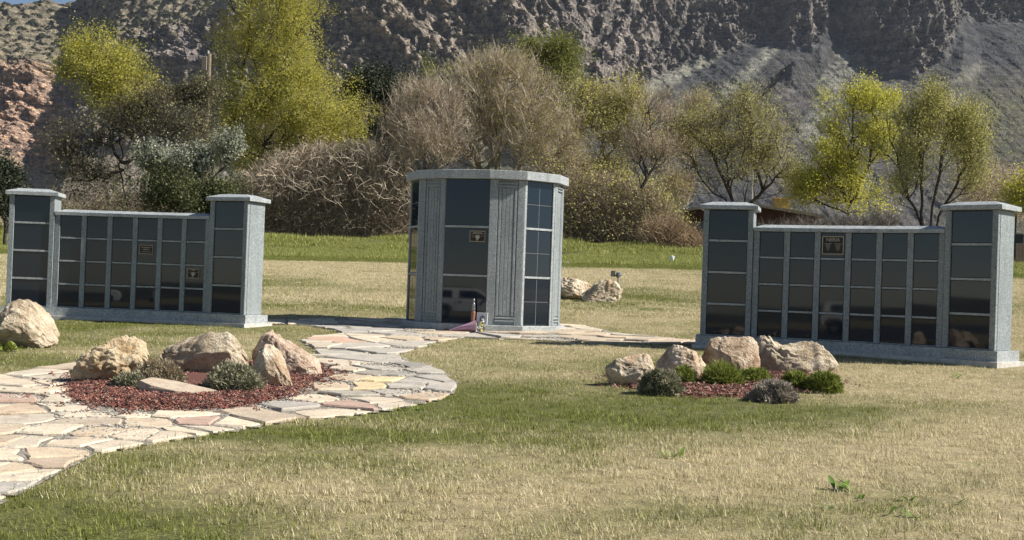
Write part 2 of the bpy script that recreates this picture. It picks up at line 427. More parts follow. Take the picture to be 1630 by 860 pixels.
def build_mountain():
    ns, nz = 1250, 460
    k = .12; nrm = math.hypot(1, k); dirv = np.array([1, -k])/nrm; back = np.array([k, 1])/nrm
    s = np.concatenate([np.linspace(-1900, -1120, 130), np.linspace(-1115, 560, ns-130)]); v = np.linspace(0, 1, nz)
    S, Vv = np.meshgrid(s, v)
    bx = S*dirv[0]; by = 1000+S*dirv[1]
    bearing = bx/by
    # crest: just out of the top of the picture, coming into it at the far left
    z0 = 8.0
    def face(Zr, pxs):
        talus = np.interp(pxs, [-200, 100, 400, 880, 930, 977, 1097, 1253, 1361, 1421, 1481, 1577, 1649, 1745], [95, 110, 105, 105, 145, 187, 228, 262, 240, 285, 228, 212, 235, 300]) + 12*pnoise(S*.012, S*0+2.2)
        h1 = np.minimum(Zr, talus); h2 = np.maximum(Zr-talus, 0)
        top = np.interp(pxs, [-200, 350, 600], [215, 262, 999]); h3 = np.maximum(Zr-top, 0); h2 = np.minimum(h2, np.maximum(top-talus, 0))
        ret = 1.45*h1 + .72*h2 + 1.05*h3
        return bx+back[0]*ret, by+back[1]*ret, talus, h3
    zmax = .25*by
    pxs = W0/2 + F*bearing
    for _ in range(8):
        xt, yt, _t, _h = face(zmax, pxs); pt_ = W0/2+F*xt/yt
        cresty = np.interp(pt_, [-400, -100, 0, 70, 300, 900, 2000], [40, 8, -9, -34, -80, -110, -110])
        zmax = .5*zmax+.5*(450 + (pt_-815)*.0353 - cresty)/F*yt
    Zr = z0 + Vv*(zmax-z0)
    x, y, talus, h3 = face(Zr, pxs); z = Zr
    a = F*x/y; b = -F*(z/y-PITCH)
    PX = W0/2+a*math.cos(ROLL)-b*math.sin(ROLL); PY = H0/2+a*math.sin(ROLL)+b*math.cos(ROLL)
    wx = 10*pnoise(S*.02, z*.02); PXw = PX+wx; PYw = PY+10*pnoise(S*.02+9, z*.02)
    D = np.zeros_like(S)
    def spur(line, amp, wl, wr, exp=1.0):
        d = seg_dist(PXw, PYw, line)
        f = np.where(d < 0, np.clip(1+d/wl, 0, 1)**exp, np.clip(1-d/wr, 0, 1)**exp)
        return amp*f
    D += spur([(560,-120),(600,0),(640,60),(700,110),(735,150),(760,260)], 44, 150, 30)
    D += spur([(660,-60),(672,0),(690,40),(705,75)], 12, 26, 10)
    D += spur([(700,-120),(770,0),(800,40),(835,75),(880,150)], 48, 130, 26)
    D += spur([(860,-120),(880,0),(905,50),(930,100),(960,150)], 34, 90, 30)
    D += spur([(1010,-80),(1000,10),(1020,60),(1000,100)], 8, 70, 22)
    D += spur([(1290,-120),(1320,0),(1326,45),(1300,95),(1265,120)], 27, 130, 24)
    D += spur([(1420,-120),(1490,0),(1530,70),(1520,140),(1500,160)], 28, 150, 36)
    D += spur([(1700,60),(1640,95),(1600,130),(1480,190),(1380,240)], 9, 90, 50)
    D += spur([(1660,-40),(1640,30),(1600,60)], 10, 60, 50)
    D += spur([(105,20),(98,55),(78,78),(62,118),(48,150),(25,240),(0,330)], -62, 150, 90)       # the gully at left: lit face left of it, shade right of it
    D += spur([(40,110),(20,180),(-30,260)], 34, 60, 70)
    D += spur([(60,-20),(108,22),(100,50)], 10, 50, 10)
    D += spur([(215,98),(260,110),(330,118)], 14, 22, 22)
    D += np.interp(PX, [-600, 0, 100, 350, 560, 700, 930, 970, 1150, 1320, 1400, 1440, 1520, 1700, 2200], [0, 0, -12, 30, 50, 42, 8, 2, -14, -10, -16, -18, -8, -34, -34])*sstep(-10, 60, Zr-talus+30)
    cliff = sstep(0, 25, Zr-talus)*(1-.75*sstep(0, 20, h3))
    zz = z + .12*S
    fr = ridged(S*.020+.4*pnoise(S*.03, z*.03), z*.014, z*0+1.3, o=5, g=.55)
    diag = np.where(PX < 960, PX*.80-PY*.60, PX*.80+PY*.55); dal = np.where(PX < 960, PX*.60+PY*.80, -PX*.55+PY*.80)
    bt = ridged(diag*.016+.5*pnoise(PX*.01, PY*.01), dal*.004, PX*0+2.0, o=4, g=.55)
    D += (.25+.75*cliff)*sstep(350, 560, PX)*8*(bt-.9)*(1-.6*sstep(940, 1000, PX)*(1-cliff))
    D += cliff*(8*(fr-.9) + 6*fbm(S*.045+7, z*.055+S*.01, o=4, g=.6))
    D += cliff*(10*(ridged(S*.06, z*.05, z*0+5, o=4, g=.6)-.9))
    led = np.mod(zz/15+.5*pnoise(S*.02, z*.015), 1); D += cliff*4.5*(np.abs(led-.3)-.35)
    led2 = np.mod(zz/5.3+.6*pnoise(S*.03, z*.03), 1); D += cliff*1.3*(np.abs(led2-.3)-.35)
    D += cliff*5.0*fbm(S*.13, z*.25, o=3)
    tal = 1-cliff
    D += tal*(6*fbm(S*.012, z*.006, o=3) + 2.2*ridged(S*.05+.03*z, z*.012, o=3) + .9*fbm(S*.22, z*.2, o=3) + .5*ridged(S*.5, z*.5, o=2))
    nx_, ny_ = -back[0], -back[1]
    ln = .82 
    X2 = x+nx_*D*ln; Y2 = y+ny_*D*ln; Z2 = z + D*.25 + CZ
    # base colours of rock, scree and plant cover
    c_rock = np.array([.29, .262, .252]); c_pink = np.array([.40, .29, .23]); c_talus = np.array([.20, .20, .16]); c_veg = np.array([.055, .065, .035]); c_pale = np.array([.30, .285, .24]); c_grass=np.array([.17,.165,.09])
    n = fbm(S*.03, z*.03, o=4)[..., None]
    col = c_rock*(1+.25*n) + 0
    p = (sstep(140, 40, PX)*sstep(20, 70, PY))[..., None]; col = col*(1-p)+c_pink*p
    p2 = (np.exp(-((PX-700)/160)**2)*.45 + np.exp(-((PX-610)/60)**2)*.3)[..., None]*cliff[..., None]; col = col*(1-p2)+c_pale*np.array([1,.92,.86])*p2
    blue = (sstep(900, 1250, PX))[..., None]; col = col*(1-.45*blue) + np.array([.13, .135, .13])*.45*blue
    tcol = c_talus*(1+.3*fbm(S*.05, z*.05, o=3)[..., None])
    scr = sstep(.02, .32, pnoise(S*.024-.026*z, z*.005+3) + .25*pnoise(S*.15, z*.15))[..., None]; tcol = tcol*(1-scr)+c_pale*.95*scr
    tv = sstep(.0, .5, fbm(S*.06+2, z*.06, o=3)+.15)[..., None]; tcol = tcol*(1-.62*tv*(1-.7*scr))+c_veg*.62*tv*(1-.7*scr)*1.5
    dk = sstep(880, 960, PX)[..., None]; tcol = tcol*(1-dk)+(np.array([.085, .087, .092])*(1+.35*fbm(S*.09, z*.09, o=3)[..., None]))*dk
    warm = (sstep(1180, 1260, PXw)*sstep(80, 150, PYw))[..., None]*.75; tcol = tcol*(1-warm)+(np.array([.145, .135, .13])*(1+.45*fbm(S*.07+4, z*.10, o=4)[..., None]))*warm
    for line, wd_, am in (([(1168, 20), (1150, 60), (1128, 92), (1090, 118), (1040, 142), (990, 172)], 15, .9), ([(1228, 88), (1200, 120), (1160, 150), (1120, 172)], 16, .9), ([(1060, 88), (1020, 118), (985, 140)], 10, .8), ([(1190, 20), (1178, 50)], 7, .8),
                          ([(1372, 60), (1350, 100), (1325, 130), (1310, 170), (1290, 215)], 26, .75), ([(1420, 150), (1380, 200), (1340, 260)], 10, .5), ([(1560, 110), (1500, 160), (1440, 190), (1400, 230)], 12, .5)):
        dd_ = np.abs(seg_dist(PXw+5*pnoise(S*.09, z*.09), PYw, line)); sm = (sstep(wd_, wd_*.45, dd_)*am)[..., None]; tcol = tcol*(1-sm)+np.array([.29, .29, .25])*(1+.25*fbm(S*.2, z*.2, o=2)[..., None])*sm
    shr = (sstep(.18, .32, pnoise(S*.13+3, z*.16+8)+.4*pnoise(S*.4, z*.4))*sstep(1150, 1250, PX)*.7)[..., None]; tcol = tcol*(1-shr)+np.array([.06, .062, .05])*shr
    tl = sstep(400, 100, PX)[..., None]; tcol = tcol*(1-tl)+(np.array([.30, .26, .20])*(1+.3*n))*tl
    gr = (sstep(1440, 1580, PX)*sstep(100, 180, PY)*(.6+.5*pnoise(S*.05, z*.12)))[..., None]; tcol = tcol*(1-gr)+np.array([.14, .14, .08])*gr
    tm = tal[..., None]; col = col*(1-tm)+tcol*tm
    crk = sstep(.15, -.35, fr-.9+.5*(bt-.9))[..., None]*cliff[..., None]; col = col*(1-.38*crk)+np.array([.11, .11, .10])*.38*crk  # cracks and gullies darkened in the colour: part plant cover, part painted shade
    # junipers on the upper left rim, dark dots on ledges
    tp = (sstep(0, 12, h3)*sstep(420, 300, PX))[..., None]; col = col*(1-tp)+np.array([.27, .24, .18])*tp
    jd = sstep(.22, .34, pnoise(S*.11, z*.22+50)+.5*pnoise(S*.3, z*.5))*(sstep(420, 250, PX)*sstep(120, 60, PY) + .45*sstep(.1, .5, pnoise(S*.01, z*.01+8))*sstep(.1,.4,tal+.3))
    jd = np.clip(jd, 0, 1)[..., None]; col = col*(1-jd)+c_veg*.8*jd
    D2 = jd[..., 0]*2.2; X2 += nx_*D2; Y2 += ny_*D2; Z2 += D2*.5
    V3 = np.stack([X2.ravel(), Y2.ravel(), Z2.ravel()], 1)
    i = (np.arange(ns-1)[None]+np.arange(nz-1)[:, None]*ns).ravel(); Q = np.stack([i, i+1, i+ns+1, i+ns], 1)
    C4 = np.concatenate([col.reshape(-1, 3), np.ones((ns*nz, 1))], 1)
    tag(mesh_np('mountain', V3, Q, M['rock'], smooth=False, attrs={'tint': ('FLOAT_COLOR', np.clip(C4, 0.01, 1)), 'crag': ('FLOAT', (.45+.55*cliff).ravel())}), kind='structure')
build_mountain()
def build_unseen_hills():
    """low wooded hills behind the viewer, added so the lower polished panels mirror darker"""
    a = np.linspace(R(95), R(445), 160); v = np.linspace(0, 1, 14); A, Vv = np.meshgrid(a, v)
    a2 = np.mod(A, 2*math.pi); keep = np.sin(A) < .62
    r = 520 + 420*Vv; h = (9 + 8*fbm(np.cos(A)*2.2, np.sin(A)*2.2, o=4))*np.sin(Vv*math.pi/2)
    h = np.clip(h, 0, None)*sstep(.62, .3, np.sin(A))
    x, y = r*np.cos(A), r*np.sin(A); z = ground(x, y) - 6*(1-Vv) + h
    ns, nz = 160, 14; i = (np.arange(ns-1)[None]+np.arange(nz-1)[:, None]*ns).ravel(); Q = np.stack([i, i+1, i+ns+1, i+ns], 1)
    V = np.stack([x.ravel(), y.ravel(), z.ravel()], 1)
    tag(mesh_np('unseen_hills', V, Q, plain('hill_scrub', (.07, .07, .045), .95, var=.5, scale=.06), smooth=True), kind='structure')
build_unseen_hills()
def unseen_road():  # dark sheet added out of view so the black panels mirror something dark
    xs = np.linspace(-90, 60, 40); ys = np.linspace(-42, -12, 10); X, Y = np.meshgrid(xs, ys); nx = len(xs); i = (np.arange(nx-1)[None]+np.arange(len(ys)-1)[:, None]*nx).ravel()
    V = np.stack([X.ravel(), Y.ravel(), ground(X, Y).ravel()+.03], 1)
    tag(mesh_np('unseen_road', V, np.stack([i, i+1, i+nx+1, i+nx], 1), plain('added_asphalt', (.05, .05, .052), .9, var=.2, scale=8), smooth=True), kind='structure')
unseen_road()

# ------------------------------------------------------------------ air
def haze():
    mb = MB(); mb.box((0, 350, 150), (5400, 5400, 1100)); m = bpy.data.materials.new('air'); m.use_nodes = True; t = m.node_tree; t.nodes.clear()
    o = t.nodes.new('ShaderNodeOutputMaterial'); v = t.nodes.new('ShaderNodeVolumePrincipled'); v.inputs['Color'].default_value = (.72, .82, 1, 1); v.inputs['Density'].default_value = .00004; v.inputs['Anisotropy'].default_value = .2
    t.links.new(v.outputs[0], o.inputs['Volume']); tag(mb.build('haze', m), kind='stuff')
haze()

# ------------------------------------------------------------------ monuments
def text_mesh(txt, size, depth=.002):
    cu = bpy.data.curves.new('lettering', 'FONT'); cu.body = txt; cu.size = size; cu.extrude = depth; cu.align_x = 'CENTER'; cu.align_y = 'CENTER'
    cu.resolution_u = 3; o = bpy.data.objects.new('lettering', cu); COL.objects.link(o); bpy.context.view_layer.update()
    dg = bpy.context.evaluated_depsgraph_get(); me = bpy.data.meshes.new_from_object(o.evaluated_get(dg))
    bpy.data.objects.remove(o); bpy.data.curves.remove(cu); return me
def plaque(parent_panel_root, loc, rz, wd, ht, lines, emblem=None, text=None):
    """cast plaque: rim, dark field, raised lines of lettering (a part with sub-parts)"""
    m = MB(); m.box((0, -.004, 0), (wd, .008, ht)); p = m.build('plaque', M['bronze_dark'], parent_panel_root); p.location = loc; p.rotation_euler = (0, 0, rz)
    e = max(.006, wd*.035); r = MB()
    for sx in (-1, 1): r.box((sx*(wd/2-e/2), -.010, 0), (e, .006, ht))
    for sz in (-1, 1): r.box((0, -.010, sz*(ht/2-e/2)), (wd-2*e-.001, .006, e))
    r.build('plaque_rim', M['bronze_edge'], p)
    if text:
        me = text_mesh(text[0], text[1]); me.materials.append(M['letter']); o = bpy.data.objects.new('lettering', me); COL.objects.link(o); o.parent = p
        o.rotation_euler = (math.pi/2, 0, 0); o.location = (0, -.0105, text[2])
    l = MB(); rr = random.Random(int(wd*1000))
    for (cx, cz, ln, th) in lines:
        x = cx-ln/2
        while x < cx+ln/2-.002:           # letters too small to read: short raised strokes
            q = rr.uniform(.3, .8)*th*1.6; l.box((x+q/2, -.0095, cz), (q, .003, th*rr.uniform(.7, 1))); x += q+th*.35
    if l.v: tag(l.build('lettering', M['letter'], p), kind='stuff')
    if emblem:
        ex, ez, er = emblem; g = MB()
        n = 14
        poly = [(ex+er*math.cos(2*math.pi*i/n)*.8, ez+er*math.sin(2*math.pi*i/n)) for i in range(n)]
        vs = [(a, -.009, b) for a, b in poly]+[(a*.9+ex*.1, -.016, b*.9+ez*.1) for a, b in poly]+[(ex, -.020, ez+er*.1)]
        g.add(vs, [(i, (i+1) % n, n+(i+1) % n, n+i) for i in range(n)]+[(n+i, n+(i+1) % n, 2*n) for i in range(n)])
        g.box((ex-er*.1, -.019, ez-er*1.15), (er*.7, .006, er*.35)); g.box((ex+er*.9, -.012, ez+er*.3), (er*.2, .006, er*1.0)); g.box((ex-er*.9, -.012, ez+er*.3), (er*.2, .006, er*1.0))
        g.build('emblem', M['letter'], p)
    return p

def wall_unit(label, X, Y, th, zb, kap, plaques):
    """curved columbarium wall: plinth, two end towers, six columns of niches between them"""
    zb = CZ+zb
    root = thing('columbarium_wall', label, 'columbarium', (X, Y, zb-.155), -R(th), 'curved columbarium walls of grey granite')
    def P(u, dep=0.0):     # local to the root: heading turns along the arc
        if abs(kap) < 1e-6: return np.array([u, dep])
        px = math.sin(kap*u)/kap; py = (math.cos(kap*u)-1)/kap
        return np.array([px+dep*math.sin(kap*u), py+dep*math.cos(kap*u)])
    def rot(u): return -kap*u
    Z = .155                      # panel bottoms above the root
    cw, cp, g, wt, ed = .2847, .3588, .1427, .4669, .0683
    wc = 6*cp-(cp-cw); dep = .40
    HT, HW = 1.5, 1.2512
    def place(name, u0, u1, z0, z1, d0, d1, mat, bevel=.004):
        u = (u0+u1)/2; c = P(u, (d0+d1)/2); a, b = P(u0, 0), P(u1, 0)
        return slab(name, (float(np.hypot(*(b-a))), d1-d0, z1-z0), mat, root, (c[0], c[1], Z+(z0+z1)/2), rot(u), bevel)
    def arcblock(name, ua, ub, z0, z1, d0, d1, mat, top_in=0, rise=0, n=10, link=None):
        m = MB(); us = np.linspace(ua, ub, n+1)
        rings = []
        for u in us:
            e = top_in if rise else 0
            uu = min(max(u, ua+e), ub-e) if rise else u
            row = [P(u, d0), P(u, d1)]
            r = [(row[0][0], row[0][1], Z+z0), (row[0][0], row[0][1], Z+z1), (row[1][0], row[1][1], Z+z1), (row[1][0], row[1][1], Z+z0)]
            if rise:
                t0, t1 = P(uu, d0+e), P(uu, d1-e)
                r = [r[0], r[1], (t0[0], t0[1], Z+z1+rise), (t1[0], t1[1], Z+z1+rise), r[2], r[3]]
            rings.append(r)
        k = len(rings[0]); vs = [p for r in rings for p in r]; fs = []
        for i in range(n):
            for j in range(k):
                a_, b_ = i*k+j, i*k+(j+1) % k; fs.append((a_, a_+k, b_+k, b_))
        fs.append(tuple(range(k-1, -1, -1))) ; fs.append(tuple(n*k+j for j in range(k)))
        # outward orientation: flip everything if the front faces point inward
        m.add(vs, [tuple(reversed(f)) for f in fs])
        return m.build(name, mat, root)
    uT0, uT1 = wc/2+g-ed, wc/2+g+wt+ed                       # tower extents (right); mirrored left
    arcblock('footing', -uT1-.09, uT1+.09, -.30, -.135, -.12, dep+.10, M['concrete'])
    arcblock('plinth', -uT1-.05, uT1+.05, -.135, -.02, -.05, dep+.05, M['granite_cap'])
    # core body behind the niches
    arcblock('wall_body', -uT0-.0, uT0+.0, -.02, HW+.006, .055, dep-.02, M['granite'])
    arcblock('coping', -uT0+.002, uT0-.002, HW+.006, HW+.050, -.022, dep+.0, M['granite_cap'], .11, .040, n=14)
    # six columns of niche doors between stiles
    gap = cp-cw; rows = 4; rl = .026; ph = (HW-3*rl)/4
    edges = [-wc/2+i*cp for i in range(6)]
    place('stile', -wc/2-.0730, -wc/2-.002, -.02, HW+.006, .0, .053, M['granite'])
    place('stile', wc/2+.002, wc/2+.0730, -.02, HW+.006, .0, .053, M['granite'])
    panels = {}
    for c in range(6):
        u0 = edges[c]
        if c < 5: place('stile', u0+cw+.002, u0+cp-.002, -.02, HW+.006, .0, .053, M['granite'])
        for r_ in range(4):
            z1 = HW-r_*(ph+rl); z0 = z1-ph
            panels[(c, r_)] = (u0, z0, z1); place('niche_door', u0+.003, u0+cw-.003, z0+.002, z1-.002, .016, .05, M['black'], .003)
            if r_ < 3: place('rail', u0+.003, u0+cw-.003, z0-rl+.002, z0-.002, .006, .05, M['granite_cap'], .002)
        place('rail', u0+.003, u0+cw-.003, -.019, -.002, .006, .05, M['granite'], .002)
    # end towers
    for sgn in (-1, 1):
        ua, ub = (uT0+.004, uT1) if sgn > 0 else (-uT1, -uT0-.004)
        u = (ua+ub)/2; wdt = ub-ua
        place('tower_body', ua, ub, -.02, HT+.008, .035, dep, M['granite'], .006)
        place('tower_stile', ua, ua+ed-.002, -.018, HT+.006, -.018, .033, M['granite'])
        place('tower_stile', ub-ed+.002, ub, -.018, HT+.006, -.018, .033, M['granite'])
        tr = .030; tp = (HT-3*tr)/4
        for r_ in range(4):
            z1 = HT-r_*(tp+tr); z0 = z1-tp
            place('niche_door', ua+ed+.001, ub-ed-.001, z0+.002, z1-.002, .0, .032, M['black'], .003)
            panels[('T', sgn, r_)] = (ua+ed, z0, z1)
            if r_ < 3: place('rail', ua+ed+.001, ub-ed-.001, z0-tr+.002, z0-.002, -.010, .032, M['granite_cap'], .002)
        place('rail', ua+ed+.001, ub-ed-.001, -.018, -.002, -.010, .032, M['granite'], .002)
        # cap: square-edged slab with a hipped top
        c = P(u, dep/2); m = MB(); ox, oy = wdt/2+.05, dep/2+.06
        sq = lambda a, b: [(-a, -b), (a, -b), (a, b), (-a, b)]
        m.prism(sq(ox, oy), 0, .052); m.prism(sq(ox-.001, oy-.001), .0521, .098, top=sq(ox-.15, oy-.14))
        o = m.build('tower_cap', M['granite_cap'], root, bevel=.004); o.location = (float(c[0]), float(c[1]), Z+HT+.010); o.rotation_euler = (0, 0, rot(u))
    for (c, r_, fx, fz, wd, ht, lines, emb, txt) in plaques:
        u0, z0, z1 = panels[(c, r_)]; u = u0+cw*fx; q = P(u, .0155)
        plaque(root, (q[0], q[1], Z+z0+(z1-z0)*fz), rot(u), wd, ht, lines, emb, txt)
    return root
left_wall = wall_unit('left curved columbarium wall of grey granite behind the big round boulder, with two small plaques', -5.2137, 17.318, 6.2459, -.5295, .183,
    [(3, 1, .46, .62, .195, .125, [(0, .030, .14, .012), (0, .002, .09, .014), (0, -.030, .13, .008)], None, None),
     (5, 2, .44, .66, .185, .128, [(0, .046, .06, .010), (-.055, .018, .04, .006), (.055, .018, .04, .006)], (0, -.008, .030), None)])
right_wall = wall_unit('right curved columbarium wall of grey granite with one large top-row plaque reading NERIA', 3.9049, 14.6341, 29.5956, -.5241, .183,
    [(2, 0, .50, .50, .252, .212, [(-.058, .018, .075, .008), (.060, .018, .085, .008)] + [(sx*.058, .004-.012*i, .06-.006*i, .005) for sx in (-1, 1) for i in range(6)], None, ('NERIA', .058, .064))])

# the middle monument
def centre_monument():
    th = -R(15.933); zb = CZ-.569
    root = thing('mausoleum', 'tall many-sided grey granite mausoleum with fluted pilasters, in the middle of the lawn', 'mausoleum', (-.653, 17.441, zb-.126), th)
    w, wp, wf, de, b1 = .647, .49, .568, R(22.5), R(56.0)
    Dv = lambda a: np.array([math.cos(a), math.sin(a)])        # heading turns left (+) going right and back
    pts = [np.array([-w/2, 0.0])]; faces = []; cur = pts[0]
    for ang, ln, kind in [(0, w, 'crypt'), (de, wp, 'pil'), (b1, wf, 'niche'), (R(90), wp, 'pil'), (R(180)-b1, wf, 'niche'), (R(180)-de, wp, 'pil'), (R(180), w, 'crypt'),
                          (R(180)+de, wp, 'pil'), (R(180)+b1, wf, 'niche'), (R(270), wp, 'pil'), (-b1, wf, 'niche'), (-de, wp, 'pil')]:
        faces.append((cur.copy(), ang, ln, kind)); cur = cur+Dv(ang)*ln; pts.append(cur.copy())
    poly = [tuple(p) for p in pts[:-1]]; cen = np.mean(poly, axis=0)
    def grow(o):
        """polygon pushed out by o"""
        out = []; n = len(faces)
        for i in range(n):
            a0, a1 = faces[i-1][1], faces[i][1]
            n0 = np.array([math.sin(a0), -math.cos(a0)]); n1 = np.array([math.sin(a1), -math.cos(a1)])
            b = (n0+n1)/(1+n0@n1); out.append(tuple(np.array(poly[i])+b*o))
        return out
    Z = .126; H = 2.0
    def pr(name, o, z0, z1, mat, bevel=.006, top=None):
        m = MB(); m.prism(grow(o), z0, z1, top=grow(top) if top is not None else None); return m.build(name, mat, root, bevel=bevel)
    pr('footing', .16, -.12, .004, M['concrete'], 0)
    pr('base', .075, .004, Z-.012, M['granite_cap'])
    pr('core', -.04, Z-.012, Z+H+.004, M['granite'], 0)
    pr('cap', .065, Z+H+.006, Z+H+.128, M['granite_cap'])
    for (p, ang, ln, kind) in faces:
        t = Dv(ang); nrm = np.array([math.sin(ang), -math.cos(ang)])
        def place(name, u0, u1, z0, z1, d0, d1, mat, bevel=.003):     # d measured outward
            c = p+t*(u0+u1)/2+nrm*(d0+d1)/2
            return slab(name, (u1-u0, d1-d0, z1-z0), mat, root, (c[0], c[1], Z+(z0+z1)/2), ang, bevel)
        if kind == 'crypt':
            rl = .035; ph = (H-2*rl)/3
            for r_ in range(3):
                z1 = H-r_*(ph+rl); z0 = z1-ph
                place('crypt_panel', .004, ln-.004, z0+.002, z1-.002, -.038, -.012, M['black'])
                if r_ < 2: place('rail', .004, ln-.004, z0-rl+.002, z0-.002, -.038, -.002, M['granite_cap'])
            if ang == 0:
                c = p+t*(ln*.755)+nrm*(-.011); z1 = H-(ph+rl)
                plaque(root, (c[0], c[1], Z+z1-.115), ang, .225, .150, [(0, .052, .13, .009), (0, .036, .17, .009), (-.068, .004, .045, .006), (.068, .004, .045, .006), (-.068, -.012, .03, .005)], (0, -.012, .034), None)
        elif kind == 'niche':
            rl = .035; ph = (H-2*rl)/3; ed = .045
            place('stile', .002, ed-.002, -.01, H+.003, -.038, .002, M['granite_cap']); place('stile', ln-ed+.002, ln-.002, -.01, H+.003, -.038, .002, M['granite_cap'])
            for r_ in range(3):
                z1 = H-r_*(ph+rl); z0 = z1-ph; um = ln/2; zm = (z0+z1)/2
                for (ua, ub) in ((ed+.001, um-.003), (um+.003, ln-ed-.001)):
                    for (za, zc) in ((z0+.002, zm-.003), (zm+.003, z1-.002)): place('niche_door', ua, ub, za, zc, -.034, -.014, M['black'])
                m = MB()
                m.box((0, 0, 0), (.005, .012, ph-.006)); m.box((-(um-ed)/2-.0015, 0, 0), (um-ed-.006, .010, .005)); m.box(((um-ed)/2+.0015, 0, 0), (um-ed-.006, .010, .005))
                o = m.build('joint', M['seam'], root); c = p+t*um+nrm*(-.022); o.location = (float(c[0]), float(c[1]), Z+zm); o.rotation_euler = (0, 0, ang)
                if r_ < 2: place('rail', ed+.001, ln-ed-.001, z0-rl+.002, z0-.002, -.036, -.002, M['granite_cap'])
        else:
            # pilaster: flat margins, sunk field with flutes between head and foot mouldings
            place('margin', .002, .115, -.01, H+.003, -.038, .004, M['granite']); place('margin', ln-.095, ln-.002, -.01, H+.003, -.038, .004, M['granite'])
            place('field', .117, ln-.097, -.01, H+.003, -.038, -.012, M['granite'])
            for z in (H-.045, H-.085): place('head_moulding', .119, ln-.099, z-.012, z+.012, -.011, .010, M['granite'], .008)
            for z in (.045, .085): place('foot_moulding', .119, ln-.099, z-.012, z+.012, -.011, .010, M['granite'], .008)
            n = 5; a, b = .119, ln-.099; stp = (b-a)/n
            for i in range(n): place('flute', a+i*stp+(.010 if i in (0, n-1) else .002), a+(i+1)*stp-(.010 if i in (0, n-1) else .002), .12, H-.12, -.011, (.003 if i in (0, n-1) else -.002), M['granite'], .008)
    return root
mausoleum = centre_monument()

